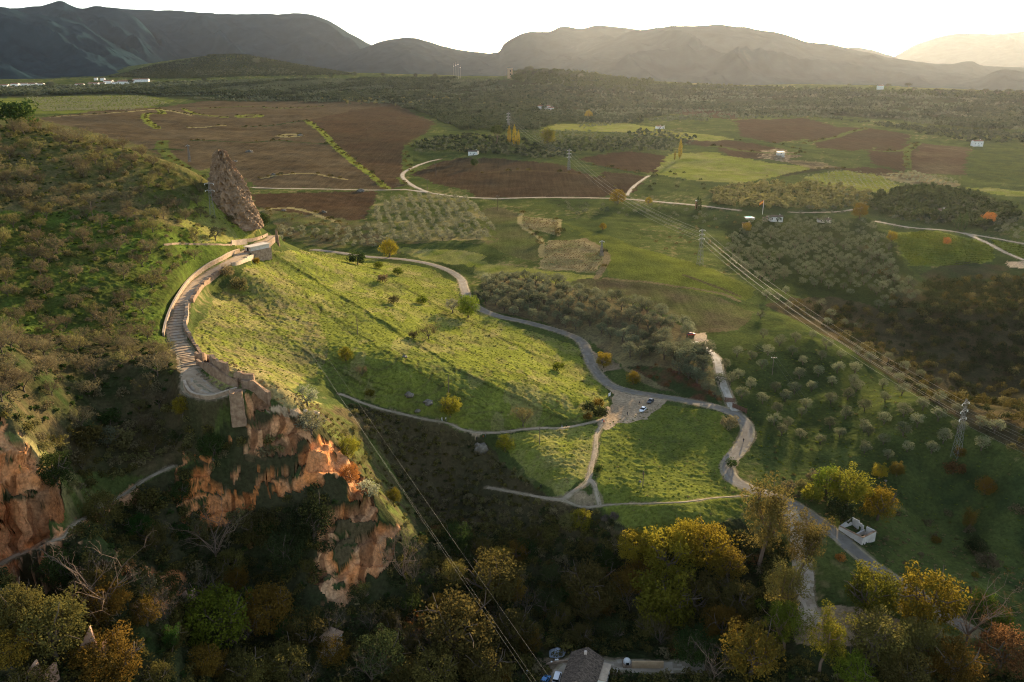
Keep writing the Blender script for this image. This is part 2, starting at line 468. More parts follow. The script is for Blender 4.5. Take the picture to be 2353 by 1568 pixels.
paint("1300 650 1380 640 1500 650 1640 676 1738 718 1700 758 1600 765 1560 730 1460 700 1370 690", SOIL_PALE * .8, GRASS, .42 + .6 * big + .5 * mid, rough=.2, furrow=1)
paint("1090 600 1240 620 1380 635 1290 655 1150 640 1090 625", GRASS_LIT, DRY, .3 + .7 * mid, rough=.5)
paint("900 570 1060 575 1120 590 1080 615 960 592", GRASS_LIT, DRY, .3 + .8 * mid, rough=.5)
paint("600 480 850 512 1140 540 1140 560 900 560 760 575 650 545", SCRUB * 1.6, GRASS, hill, rough=.4)
paint("855 470 960 448 1080 458 1140 530 1135 552 900 556 850 515", GRASS, DRY, .4 + mid, rough=.3)
paint("2045 540 2130 528 2280 560 2290 600 2200 615 2090 612", VINE, GRASS_LIT, hill, rough=.2)
paint("2270 550 2400 575 2400 600 2330 590", VINE, GRASS_LIT, hill, rough=.2)
# grove floors
paint("1105 650 1180 632 1320 665 1480 710 1600 760 1590 800 1640 850 1660 930 1560 905 1480 880 1400 820 1340 775 1240 740 1120 715", SOIL_PALE * .9, DRY * .8, hill, rough=.2)
paint("1660 520 1780 500 2000 505 2050 560 2130 690 2040 730 1850 690 1760 660 1700 600", GRASS_DK * .8, GRASS * .6, .4 + big + .5 * fine, rough=.25)  # tree shade between the rows is put into the floor colour
# right-hand slope with scattered olives and the ravine
paint("1680 770 1800 720 1950 800 2150 930 2360 1080 2360 1300 2200 1230 2000 1130 1880 1080 1730 1020 1690 930", GRASS_DK * .9, GRASS * .9, .45 + .8 * mid + .4 * fine, rough=.5)  # the slope's shade is put into this darker grass colour
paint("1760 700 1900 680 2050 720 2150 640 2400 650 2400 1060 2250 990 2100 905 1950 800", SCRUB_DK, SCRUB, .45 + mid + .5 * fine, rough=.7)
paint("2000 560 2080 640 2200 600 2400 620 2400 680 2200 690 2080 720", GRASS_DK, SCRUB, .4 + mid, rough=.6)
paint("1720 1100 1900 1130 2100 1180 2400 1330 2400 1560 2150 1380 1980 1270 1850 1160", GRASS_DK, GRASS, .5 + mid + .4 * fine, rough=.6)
# the green spur
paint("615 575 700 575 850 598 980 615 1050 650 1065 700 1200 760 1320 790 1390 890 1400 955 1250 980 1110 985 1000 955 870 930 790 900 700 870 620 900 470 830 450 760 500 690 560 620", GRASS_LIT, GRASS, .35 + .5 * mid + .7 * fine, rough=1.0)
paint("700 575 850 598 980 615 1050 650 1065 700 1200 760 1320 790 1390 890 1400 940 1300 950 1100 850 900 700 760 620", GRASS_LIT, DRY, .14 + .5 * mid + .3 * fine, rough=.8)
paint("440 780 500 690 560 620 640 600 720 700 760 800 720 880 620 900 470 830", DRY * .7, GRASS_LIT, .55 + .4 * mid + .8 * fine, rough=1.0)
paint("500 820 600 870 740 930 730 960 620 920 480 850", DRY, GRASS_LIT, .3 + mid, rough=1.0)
paint("1140 1000 1380 975 1360 1080 1290 1140 1200 1080", GRASS_LIT, DRY, .3 + .6 * mid + .3 * fine, rough=.9)
paint("1390 985 1520 925 1660 950 1690 1030 1660 1090 1740 1140 1700 1180 1600 1215 1500 1240 1440 1210 1370 1160 1375 1060", GRASS_LIT * .9, GRASS, .4 + .5 * mid + .6 * fine, rough=.8)
paint("1440 840 1560 905 1660 930 1640 900 1580 860 1500 840", GRASS_DK, A(.12, .05, .03), .3 + mid + fine, rough=.6)
# terracettes and worn patches on the steep pasture
_gp = inside(plan("615 575 700 575 850 598 980 615 1050 650 1065 700 1200 760 1320 790 1390 890 1400 955 1250 980 1110 985 1000 955 870 930 790 900 700 870 620 900 470 830 450 760 500 690 560 620"), wx, wy)
_fr = HZ / 1.7 + 1.6 * fbm(XX / 18, YY / 18, 83, 3); _fr = _fr - np.floor(_fr)
TRACKS = _gp & (_fr < .22) & (mid + big > -.25)
COVER[TRACKS] = COVER[TRACKS] * .62 + DRY * .16
_w = _gp & (fbm(XX / 8, YY / 20, 84, 4) > .30); COVER[_w] = COVER[_w] * .6 + DRY * .4
_w = _gp & (fbm(XX / 25, YY / 25, 85, 4) < -.18); COVER[_w] = COVER[_w] * .7 + GRASS_DK * .4
# left hillside
paint("-300 240 0 250 60 265 300 325 470 405 600 530 560 560 450 640 390 730 380 800 300 800 -300 760", GRASS * .75, DRY * .5, .45 + .5 * big + .7 * fine, rough=1.0)
paint("-300 500 200 480 420 520 560 545 450 640 390 730 380 800 -300 780", GRASS * .6, A(.080, .115, .02), .4 + .7 * mid + .5 * fine, rough=1.0)
paint("470 440 530 480 600 530 560 560 450 555 400 500", GRASS_LIT, DRY, .3 + mid, rough=.8)
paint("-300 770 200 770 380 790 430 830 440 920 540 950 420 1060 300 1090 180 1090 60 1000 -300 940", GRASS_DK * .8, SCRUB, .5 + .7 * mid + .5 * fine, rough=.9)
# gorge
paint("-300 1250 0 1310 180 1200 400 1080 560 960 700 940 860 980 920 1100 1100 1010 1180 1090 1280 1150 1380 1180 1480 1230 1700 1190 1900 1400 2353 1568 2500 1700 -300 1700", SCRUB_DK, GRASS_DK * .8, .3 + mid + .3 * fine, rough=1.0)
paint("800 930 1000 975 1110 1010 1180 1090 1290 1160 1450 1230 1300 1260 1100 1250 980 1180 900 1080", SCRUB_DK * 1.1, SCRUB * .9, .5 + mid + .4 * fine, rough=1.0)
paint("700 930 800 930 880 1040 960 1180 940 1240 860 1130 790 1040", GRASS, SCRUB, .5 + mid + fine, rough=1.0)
# bare rock faces
rk = .36 + .6 * fbm(XX / 5, HZ / 4, 71, 4) + .3 * fine
_keep = wx, wy
wx = XX + 7 * fbm(XX / 11, HZ / 7, 72, 4) + 2.5 * fbm(XX / 2.5, YY / 2.5, 73, 3); wy = YY + 7 * fbm(XX / 9, HZ / 7, 74, 4) + 2.5 * fbm(XX / 2.5, YY / 2.5, 75, 3)
paint("400 1110 440 1095 530 1090 600 1110 640 1075 700 1010 740 1000 785 1040 760 1070 700 1110 640 1150 560 1180 480 1185 410 1160", ROCK, ROCK_GR, rk - .15, rough=.5, rock=1)
paint("540 960 640 950 690 940 700 985 650 1010 600 1020 550 1000", ROCK_GR, ROCK, rk, rough=.4, rock=.8)
paint("770 1140 850 1150 880 1200 925 1240 915 1310 880 1330 830 1320 790 1370 750 1430 700 1400 740 1310 760 1220", ROCK, ROCK_GR, rk + .1, rough=.5, rock=1)
paint("-100 985 60 1000 100 1060 160 1150 150 1200 60 1260 0 1310 -100 1330", ROCK, ROCK_GR, rk, rough=.5, rock=1)
paint("690 990 760 1010 800 1060 830 1120 800 1130 760 1090 700 1080", ROCK, ROCK_GR, rk, rough=.4, rock=1)
paint("60 1330 160 1300 220 1310 180 1350 120 1370 60 1360", ROCK_GR, ROCK, rk, rough=.4, rock=.8)
paint("310 1350 360 1300 430 1310 445 1380 380 1385", ROCK, ROCK_GR, rk, rough=.4, rock=.8)
paint("130 1240 250 1150 330 1100 420 1060 400 1085 250 1185 60 1300 0 1330 0 1300", ROCK_GR, ROCK, rk, rough=.3, rock=.7)
# plants holding on to the ledges of the rock, random darker streaks on the bare faces
led = fbm(XX / 7, HZ / 2.6, 76, 4)
for thr, c in ((.30, GRASS_DK), (.38, SCRUB)):
    m = (ROCKM > .3) & (led + .25 * fine > thr); COVER[m] = c; ROCKM[m] *= .6; ROUGH[m] = 1.0
st = vnoise(XX / 1.8, YY / 30 + HZ / 14, 77)
m = (ROCKM > .5) & (st > .72); COVER[m] *= A(.45, .42, .42)
wx, wy = _keep
# bare earth
paint("1395 890 1440 902 1530 918 1480 962 1420 972 1390 990 1370 975 1395 950 1410 920", DIRT, DIRT * .85, hill, rough=0)
paint("1590 768 1622 766 1628 795 1600 800", DIRT * 1.5, DIRT * 1.2, hill, rough=0)
paint("1350 805 1395 820 1430 845 1390 855 1362 835", DIRT * .9, SOIL_PALE, hill, rough=0)
paint("1800 1160 1850 1185 1880 1215 1820 1230", DIRT, DIRT * .8, hill, rough=0)
paint("1850 1380 1905 1390 2000 1395 2070 1430 2080 1470 1960 1490 1830 1480 1820 1450", DIRT * .8, DIRT * .6, hill, rough=0)
paint("1250 1140 1320 1130 1375 1140 1370 1168 1300 1165", DIRT * .8, GRASS, hill, rough=.3)
paint("1070 985 1110 980 1120 1000 1095 1015", DIRT, DIRT * .8, hill, rough=.1)
paint("1205 1568 1230 1520 1300 1515 1400 1525 1560 1530 1560 1545 1440 1555 1420 1600 1205 1600", DIRT * .45, DIRT * .35, hill, rough=0)
paint("640 930 690 938 700 950 600 948", DIRT, ROCK_GR, hill, rough=.2)
paint("1750 345 1790 340 1850 358 1800 372 1745 362", SOIL_PALE, DIRT, .3 + fine, rough=.2)
paint("2305 600 2353 600 2380 620 2320 616", DIRT * 1.3, DIRT, hill, rough=0)

# grass balks and hedge banks between the fields
BALKS = []
for line, w, c in [("700 278 730 295 770 335 820 378 890 436", 5, GRASS_LIT), ("365 252 372 262 340 262 335 275 362 294", 6, GRASS_LIT), ("365 252 400 258 440 264", 5, DRY),
                   ("420 250 450 262 520 268", 4, GRASS_LIT), ("430 292 470 292 515 288", 5, DRY), ("440 325 560 330 640 325 760 330", 4, GRASS_DK), ("375 325 375 345 420 380 470 410", 9, GRASS),
                   ("600 485 680 480 780 512", 4, DRY), ("940 335 935 370 940 400", 8, GRASS), ("1200 490 1195 515 1240 548 1245 590", 3, DRY), ("1340 548 1395 588 1370 640", 4, SCRUB * 2),
                   ("1390 640 1500 650 1640 670 1700 690", 3.0, SCRUB * 1.7), ("1285 505 1285 540", 2.5, DRY), ("1570 632 1700 680", 2.5, SCRUB), ("1800 402 1880 390 1930 388", 5, SCRUB_DK),
                   ("920 410 930 425", 5, GRASS), ("1490 405 1400 385 1330 372", 4, GRASS_DK), ("2110 328 2085 350 2088 385", 5, GRASS), ("120 268 220 262 300 258 362 252", 5, DRY), ("290 345 380 343 420 345", 4, GRASS_DK), ("640 312 668 308 690 314 660 318 640 312", 6, DRY), ("545 265 580 264 600 267 560 269 545 265", 6, GRASS_LIT), ("600 410 700 400 800 415", 3, DRY), ("1095 400 1200 392 1330 400", 3, SCRUB), ("1640 335 1760 352 1850 352", 5, GRASS), ("1850 330 1930 312 1990 296", 5, GRASS), ("2000 345 2060 350 2100 330", 4, GRASS), ("1690 322 1780 330 1850 345", 4, GRASS_DK), ("560 290 640 285 700 278", 4, GRASS_DK), ("460 250 560 246 640 250 740 244", 5, GRASS)]:
    pts = [(p.x, p.y) for p in (spot(*q) for q in smooth_line(pix(line)))]
    BALKS.append(pts)
    ex = 1.0 + np.clip(YY / 800 - .5, 0, 1.8)
    d, _ = dist_line(pts, XX + .35 * (wx - XX), YY + .35 * (wy - YY), w * 2.2)
    m = d < w * .5 * ex
    COVER[m] = c; FURROW[m] = 0; ROUGH[m] = .6

# ------------------------------------------------------------------ relief: undulation, tufts, rock, road beds
near = np.clip(1.6 - YY / 500, 0, 1)
HZ += 1.1 * fbm(XX / 34, YY / 34, 21, 3) * (1 - ROCKM) * np.clip(YY / 400, .5, 1.1)
HZ += 2.2 * fbm(XX / 160, YY / 160, 22, 3) * np.clip((YY - 450) / 500, 0, 1.6)
_q = 4.6 + 1.5 * vnoise(XX / 30, YY / 30, 78)
_t = HZ / _q + .5 * fbm(XX / 16, YY / 16, 79, 3); _f = _t - np.floor(_t)
HZ += ROCKM * .8 * _q * (np.clip((_f - .55) / .45, 0, 1) ** 1.5 - _f)
for line, hh, ww in [("640 590 790 685 900 755 1040 840 1180 910 1294 961", .8, 1.8), ("620 600 720 690 880 800 1010 880 1110 930", .35, 2.5), ("560 680 640 760 760 840 900 900", .3, 1.5), ("900 640 1000 700 1160 780 1300 840", .3, 1.3)]:
    pts = [(p.x, p.y) for p in (spot(*q) for q in smooth_line(pix(line)))]
    d, _ = dist_line(pts, wx, wy, 8); d = np.where(np.isfinite(d), d, 99)
    HZ += hh * np.exp(-(d / ww) ** 2) * (.6 + .8 * vnoise(XX / 6, YY / 6, 80))
    m = (d > ww * .5) & (d < ww * .5 + .8); COVER[m] = COVER[m] * .6
HZ += ROCKM * (3.2 * (ridged(XX / 12 + HZ / 16, YY / 12, 23, 4) - .5) + 1.4 * fbm(XX / 3.5, (YY + HZ) / 3.5, 24, 4))
HZ += ROUGH * (.55 * (ridged(XX / 4.2, YY / 4.2, 25, 3) - .5) + .42 * np.maximum(fbm(XX / 1.5, YY / 1.5, 26, 3), -.1)) * np.clip(1.7 - YY / 520, .12, 1)
HZ -= .16 * TRACKS
BED = np.full(XX.shape, 0.0, np.float32)
ROAD_PTS = []
for nm, pts, w, lab in ROAD_W:
    # break the line where it hides behind a rise
    seg, segs = [pts[0]], []
    for a, b in zip(pts, pts[1:]):
        if math.hypot(b[0] - a[0], b[1] - a[1]) > max(40, .12 * a[1]): segs.append(seg); seg = []
        seg.append(b)
    segs.append(seg)
    for s in segs:
        if len(s) < 3: continue
        xy = np.array([p[:2] for p in s])
        z = ground(xy[:, 0], xy[:, 1])
        for _ in range(10): z = np.convolve(np.pad(z, 1, 'edge'), [.25, .5, .25], 'valid')
        line = [(x, y, zz) for (x, y), zz in zip(xy, z)]
        d, hz = dist_line(line, XX, YY, w * 2 + 4)
        f = np.clip((w * .5 + 3.0 - d) / 2.6, 0, 1); f = f * f * (3 - 2 * f)
        f = np.where(np.isfinite(d), f, 0)
        HZ[:] = HZ * (1 - f) + hz * f
        edge = np.isfinite(d) & (d < w * .5 + .5 + .8 * fine)
        COVER[edge] = COVER[edge] * .4 + DIRT * .42
        ROAD_PTS.append((nm, line, w, lab))
# level car park and terraces
for poly, z0 in [("1395 895 1440 905 1530 918 1480 960 1420 970 1395 980 1400 940", None)]:
    m = inside(plan(poly), XX, YY)
    HZ[m] = HZ[m] * .25 + HZ[m].mean() * .75

# ------------------------------------------------------------------ ground mesh and its material
def ground_material():
    m, n, b = material("ground", 1.0, 0.0)
    c = node(n, "ShaderNodeVertexColor", layer_name="cover")
    k = node(n, "ShaderNodeVertexColor", layer_name="traits")
    sep = node(n, "ShaderNodeSeparateColor"); n.links.new(k.outputs[0], sep.inputs[0])
    tc = node(n, "ShaderNodeTexCoord")
    t1 = node(n, "ShaderNodeTexNoise", Scale=.9, Detail=6.0, Roughness=.7); n.links.new(tc.outputs["Object"], t1.inputs["Vector"])
    t2 = node(n, "ShaderNodeTexNoise", Scale=.07, Detail=5.0, Roughness=.6); n.links.new(tc.outputs["Object"], t2.inputs["Vector"])
    mp = node(n, "ShaderNodeMapping"); mp.inputs["Rotation"].default_value = (0, 0, .35); mp.inputs["Scale"].default_value = (.30, .012, .0)
    n.links.new(tc.outputs["Object"], mp.inputs["Vector"])
    t3 = node(n, "ShaderNodeTexNoise", Scale=1.0, Detail=3.0, Roughness=.6); n.links.new(mp.outputs[0], t3.inputs["Vector"])
    r1 = node(n, "ShaderNodeMapRange"); r1.inputs["From Min"].default_value = .3; r1.inputs["From Max"].default_value = .7; r1.inputs["To Min"].default_value = .55; r1.inputs["To Max"].default_value = 1.45
    n.links.new(t1.outputs[0], r1.inputs[0])
    r2 = node(n, "ShaderNodeMapRange"); r2.inputs["From Min"].default_value = .3; r2.inputs["From Max"].default_value = .7; r2.inputs["To Min"].default_value = .8; r2.inputs["To Max"].default_value = 1.2
    n.links.new(t2.outputs[0], r2.inputs[0])
    r3 = node(n, "ShaderNodeMapRange"); r3.inputs["From Min"].default_value = .35; r3.inputs["From Max"].default_value = .65; r3.inputs["To Min"].default_value = .84; r3.inputs["To Max"].default_value = 1.16
    n.links.new(t3.outputs[0], r3.inputs[0])
    fm = node(n, "ShaderNodeMix", data_type='FLOAT'); fm.inputs[2].default_value = 1.0
    n.links.new(sep.outputs[0], fm.inputs[0]); n.links.new(r3.outputs[0], fm.inputs[3])
    a = node(n, "ShaderNodeMath", operation='MULTIPLY'); n.links.new(r1.outputs[0], a.inputs[0]); n.links.new(r2.outputs[0], a.inputs[1])
    a2 = node(n, "ShaderNodeMath", operation='MULTIPLY'); n.links.new(a.outputs[0], a2.inputs[0]); n.links.new(fm.outputs[0], a2.inputs[1])
    v = node(n, "ShaderNodeVectorMath", operation='SCALE'); n.links.new(c.outputs[0], v.inputs[0]); n.links.new(a2.outputs[0], v.inputs["Scale"])
    n.links.new(v.outputs[0], b.inputs["Base Color"])
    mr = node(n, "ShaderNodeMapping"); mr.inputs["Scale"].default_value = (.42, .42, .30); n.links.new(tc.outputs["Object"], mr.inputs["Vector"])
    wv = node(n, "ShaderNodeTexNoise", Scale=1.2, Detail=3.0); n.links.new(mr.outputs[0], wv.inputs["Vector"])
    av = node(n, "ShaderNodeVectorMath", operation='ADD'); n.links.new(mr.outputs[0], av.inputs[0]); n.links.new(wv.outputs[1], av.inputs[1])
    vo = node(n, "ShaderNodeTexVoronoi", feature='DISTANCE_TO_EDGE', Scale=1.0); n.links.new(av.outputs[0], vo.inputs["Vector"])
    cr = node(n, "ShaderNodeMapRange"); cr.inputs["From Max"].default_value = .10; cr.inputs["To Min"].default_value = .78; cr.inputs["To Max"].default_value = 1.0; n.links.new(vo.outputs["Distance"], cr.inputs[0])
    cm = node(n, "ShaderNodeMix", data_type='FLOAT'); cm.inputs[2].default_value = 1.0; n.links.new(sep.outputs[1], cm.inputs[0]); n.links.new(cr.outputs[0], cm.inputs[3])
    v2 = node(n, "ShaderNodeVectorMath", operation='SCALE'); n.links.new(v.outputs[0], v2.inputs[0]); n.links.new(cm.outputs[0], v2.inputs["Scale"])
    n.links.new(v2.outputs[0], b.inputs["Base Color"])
    hh = node(n, "ShaderNodeMath", operation='MULTIPLY_ADD'); n.links.new(cm.outputs[0], hh.inputs[0]); hh.inputs[1].default_value = .8; n.links.new(t1.outputs[0], hh.inputs[2])
    bp = node(n, "ShaderNodeBump", Strength=.6, Distance=.6); n.links.new(hh.outputs[0], bp.inputs["Height"])
    n.links.new(bp.outputs[0], b.inputs["Normal"])
    return m
GROUND_MAT = ground_material()

V = np.stack([XX, YY, HZ], -1).astype(np.float32)
rx = ROCKM * 1.5
V[..., 0] += rx * fbm(HZ / 3.0, YY / 6, 41, 4)
V[..., 1] += rx * 1.2 * fbm(XX / 3.5, HZ / 2.5, 42, 4)
idx = np.arange(NU * NV).reshape(NV, NU)
F = np.stack([idx[:-1, :-1], idx[:-1, 1:], idx[1:, 1:], idx[1:, :-1]], -1).reshape(-1, 4)
me = mesh_np("ground", V.reshape(-1, 3), F, [GROUND_MAT], smooth=True)
a = me.color_attributes.new("cover", 'FLOAT_COLOR', 'POINT')
buf = np.ones((NU * NV, 4), np.float32); buf[:, :3] = np.clip(COVER.reshape(-1, 3), 0, 1); a.data.foreach_set("color", buf.ravel())
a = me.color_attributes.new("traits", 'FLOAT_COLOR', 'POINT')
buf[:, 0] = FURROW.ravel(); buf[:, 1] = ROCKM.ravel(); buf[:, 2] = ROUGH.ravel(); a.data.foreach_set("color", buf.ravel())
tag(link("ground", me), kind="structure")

# the wide plain that carries on to the horizon under the mountains
pm = noisy("plain_soil", (.05, .06, .03), (.09, .08, .05), .004)
R = 30000
g = [(-R, -2000, -60), (R, -2000, -60), (R, 90, -60), (-R, 90, -60)]
def sheet(name, quad, mat, n=1):
    return link(name, mesh_np(name, quad, [[0, 1, 2, 3]], [mat]))
tag(sheet("terrain_plain", [(-R, 60, -75), (R, 60, -75), (R, 24000, 20), (-R, 24000, 20)], pm), kind="structure")

# roads as strips on their beds
ROAD_MATS = {"asphalt_road": noisy("asphalt", (.15, .128, .10), (.21, .182, .145), .35, bump=.1, c3=(.24, .21, .17)),
             "gravel_road": noisy("gravel", (.30, .245, .175), (.42, .35, .26), .25, bump=.2),
             "dirt_track": noisy("pale_concrete", (.42, .36, .28), (.55, .48, .38), .4, bump=.15),
             "stone_path": noisy("path_stones", (.32, .225, .14), (.44, .32, .205), .7, bump=.3),
             "footpath": noisy("trodden_earth", (.26, .20, .13), (.38, .30, .205), .5, bump=.2)}
VERGE = noisy("dusty_verge", (.20, .165, .10), (.31, .25, .16), .6, bump=.3, c3=(.13, .125, .05))
PATCH = {"asphalt_road": noisy("asphalt_patch", (.18, .158, .125), (.24, .21, .17), .5, bump=.1), "gravel_road": noisy("packed_earth", (.24, .19, .13), (.34, .275, .20), .3), "dirt_track": noisy("stained_concrete", (.34, .29, .22), (.46, .40, .31), .4),
         "footpath": noisy("grassy_earth", (.17, .15, .07), (.29, .235, .15), .6), "stone_path": noisy("worn_slabs", (.32, .25, .18), (.44, .345, .25), .7)}
for nm, line, w, lab in ROAD_PTS:
    # resample every ~2 m
    P = np.array(line); s = np.concatenate([[0], np.cumsum(np.hypot(*np.diff(P[:, :2], axis=0).T))])
    step = max(1.2, P[:, 1].mean() * .005)
    q = np.linspace(0, s[-1], max(3, int(s[-1] / step)))
    X, Y = np.interp(q, s, P[:, 0]), np.interp(q, s, P[:, 1])
    tx, ty = np.gradient(X), np.gradient(Y); L = np.hypot(tx, ty) + 1e-9
    nx, ny = -ty / L, tx / L
    ww = w * .5 * (1 + (.05 if nm == "asphalt_road" else .3) * fbm(q / 6, q * 0, 51))
    K = 7; rows = []
    for k in range(K):
        f = (k / (K - 1) * 2 - 1) * ww
        x, y = X + nx * f, Y + ny * f
        rows.append(np.stack([x, y, ground(x, y) + .07 + Y * .00018 - (.10 if k in (0, K - 1) else 0)], -1))
    Vr = np.stack(rows, 1); n = len(X); ii = np.arange(n * K).reshape(n, K)
    Fr = np.stack([ii[:-1, :-1], ii[1:, :-1], ii[1:, 1:], ii[:-1, 1:]], -1).reshape(-1, 4)[:, ::-1]
    jit = RNG.random((n - 1, K - 1)); mi = np.zeros((n - 1, K - 1), np.int32)
    mi[:, [0, K - 2]] = np.where(jit[:, [0, K - 2]] < .75, 1, 0); mi[:, 1:K - 2] = np.where(fbm(np.arange(n - 1)[:, None] / 3.0 + np.zeros((1, K - 3)), np.arange(K - 3)[None, :] * 1.3 + np.zeros((n - 1, 1)), 91, 2) > .28, 2, 0)
    tag(link(nm, mesh_np(nm, Vr.reshape(-1, 3), Fr, [ROAD_MATS[nm], VERGE, PATCH[nm]], smooth=True, fmat=mi.ravel())), kind="structure")

# ------------------------------------------------------------------ mountains
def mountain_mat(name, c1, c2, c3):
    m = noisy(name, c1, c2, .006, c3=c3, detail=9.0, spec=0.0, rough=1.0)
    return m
MT = mountain_mat("mountain_scrub", (.008, .022, .028), (.018, .036, .043), (.036, .047, .049))  # bluish haze tint is mixed into the scrub colour
def mountain(crest, Yc, depth, zb, seed, amp=1.0, spur=260.0):
    px = dense(smooth_line(pix(crest), 5), 4.0)
    P = []
    for q in px:
        u, t = sight(*q); P.append((u * Yc, CAMH - Yc * t))
    P = np.array(P); n = len(P)
    S = np.concatenate([np.linspace(-.5, 0, 12)[:-1], np.linspace(0, 1, 110) ** 1.15])
    X0, Z0 = P[:, 0], P[:, 1]
    jag = fbm(X0 / 120, X0 * 0, seed + 5, 4)
    Z0 = Z0 + 9 * jag * amp
    xs = X0[None, :] * np.ones((len(S), 1)); sy = S[:, None] * np.ones((1, n))
    y = Yc - sy * depth
    # slopes with spurs and gullies
    h = np.maximum(Z0[None, :] - zb, 5)
    prof = np.where(sy >= 0, 1 - np.abs(sy) ** .9, 1 - np.abs(sy) * 1.2)
    gully = ridged((xs + .35 * (y - Yc)) / (spur * 2.2), y / (spur * 3.5), seed, 4, .38) - .5
    env = np.clip(np.abs(sy) * 4, 0, 1) * np.clip((1 - np.abs(sy)) * 3, 0, 1)
    z = zb + h * prof + gully * h * .42 * env * amp + 14 * fbm(xs / 90, y / 90, seed + 9, 4) * env * amp
    xs = xs * (y / Yc)
    Vv = np.stack([xs, y, z], -1); ii = np.arange(len(S) * n).reshape(len(S), n)
    Ff = np.stack([ii[:-1, :-1], ii[1:, :-1], ii[1:, 1:], ii[:-1, 1:]], -1).reshape(-1, 4)
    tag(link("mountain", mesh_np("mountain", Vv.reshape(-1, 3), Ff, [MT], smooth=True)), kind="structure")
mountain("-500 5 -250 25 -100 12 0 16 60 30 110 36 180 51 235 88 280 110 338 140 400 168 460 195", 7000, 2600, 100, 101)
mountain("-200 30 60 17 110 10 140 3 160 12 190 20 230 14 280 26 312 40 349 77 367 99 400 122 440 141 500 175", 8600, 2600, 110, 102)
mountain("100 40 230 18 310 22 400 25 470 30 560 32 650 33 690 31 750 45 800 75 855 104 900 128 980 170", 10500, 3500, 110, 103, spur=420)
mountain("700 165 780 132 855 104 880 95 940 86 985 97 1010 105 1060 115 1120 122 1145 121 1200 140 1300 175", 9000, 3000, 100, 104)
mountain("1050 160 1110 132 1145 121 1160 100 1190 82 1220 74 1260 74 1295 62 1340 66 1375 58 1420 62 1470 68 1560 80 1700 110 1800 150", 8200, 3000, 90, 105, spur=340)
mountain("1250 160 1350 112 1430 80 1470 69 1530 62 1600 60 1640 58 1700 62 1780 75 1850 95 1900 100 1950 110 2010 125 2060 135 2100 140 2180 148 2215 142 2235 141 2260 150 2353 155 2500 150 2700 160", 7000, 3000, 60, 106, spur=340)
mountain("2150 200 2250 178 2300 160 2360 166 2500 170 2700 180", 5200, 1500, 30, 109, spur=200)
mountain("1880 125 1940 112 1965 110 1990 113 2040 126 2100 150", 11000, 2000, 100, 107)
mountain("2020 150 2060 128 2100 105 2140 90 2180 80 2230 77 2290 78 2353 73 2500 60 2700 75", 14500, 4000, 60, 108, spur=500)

# ------------------------------------------------------------------ air
hm = bpy.data.materials.new("haze_air"); hm.use_nodes = True
hn = hm.node_tree; hn.nodes.remove(hn.nodes["Principled BSDF"])
pv = hn.nodes.new("ShaderNodeVolumePrincipled")
pv.inputs["Density"].default_value = HAZE_DENSITY
pv.inputs["Anisotropy"].default_value = .84
pv.inputs["Color"].default_value = (.86, .92, 1.0, 1)
pv.inputs["Density Attribute"].default_value = ""
hn.links.new(pv.outputs[0], hn.nodes["Material Output"].inputs["Volume"])
try: hm.cycles.homogeneous_volume = True
except Exception: pass
bm = bmesh.new(); bmesh.ops.create_cube(bm, size=1.0)
for v in bm.verts: v.co = Vector((v.co.x * 31000 * 2, 7000 + v.co.y * 18500, (v.co.z + .5) * 1476 - 76))
hme = bpy.data.meshes.new("haze"); bm.to_mesh(hme); bm.free(); hme.materials.append(hm)
tag(link("haze", hme), "thin pale haze filling the valley air to the mountains", "haze", kind="stuff")
# ------------------------------------------------------------------ plants
def leaf_mat(name, dark, light, trans=.4, scale=.5, hue=.012):
    m = bpy.data.materials.new(name); m.use_nodes = True
    n = m.node_tree; n.nodes.remove(n.nodes["Principled BSDF"])
    tc = node(n, "ShaderNodeTexCoord"); oi = node(n, "ShaderNodeObjectInfo")
    add = node(n, "ShaderNodeVectorMath", operation='ADD'); n.links.new(tc.outputs["Object"], add.inputs[0]); n.links.new(oi.outputs["Location"], add.inputs[1])
    t = node(n, "ShaderNodeTexNoise", Scale=scale, Detail=4.0, Roughness=.7); n.links.new(add.outputs[0], t.inputs["Vector"])
    r = node(n, "ShaderNodeValToRGB"); e = r.color_ramp.elements
    e[0].position, e[0].color = .32, (*dark, 1); e[1].position, e[1].color = .68, (*light, 1)
    n.links.new(t.outputs[0], r.inputs[0])
    hs = node(n, "ShaderNodeHueSaturation")
    h = node(n, "ShaderNodeMapRange"); h.inputs["To Min"].default_value = .5 - hue; h.inputs["To Max"].default_value = .5 + hue
    v = node(n, "ShaderNodeMapRange"); v.inputs["To Min"].default_value = .75; v.inputs["To Max"].default_value = 1.2
    n.links.new(oi.outputs["Random"], h.inputs[0]); n.links.new(oi.outputs["Random"], v.inputs[0])
    n.links.new(h.outputs[0], hs.inputs["Hue"]); n.links.new(v.outputs[0], hs.inputs["Value"]); n.links.new(r.outputs[0], hs.inputs["Color"])
    d = node(n, "ShaderNodeBsdfDiffuse"); tr = node(n, "ShaderNodeBsdfTranslucent"); mx = node(n, "ShaderNodeMixShader")
    mx.inputs[0].default_value = trans
    n.links.new(hs.outputs[0], d.inputs["Color"]); n.links.new(hs.outputs[0], tr.inputs["Color"])
    n.links.new(d.outputs[0], mx.inputs[1]); n.links.new(tr.outputs[0], mx.inputs[2])
    n.links.new(mx.outputs[0], n.nodes["Material Output"].inputs["Surface"])
    return m
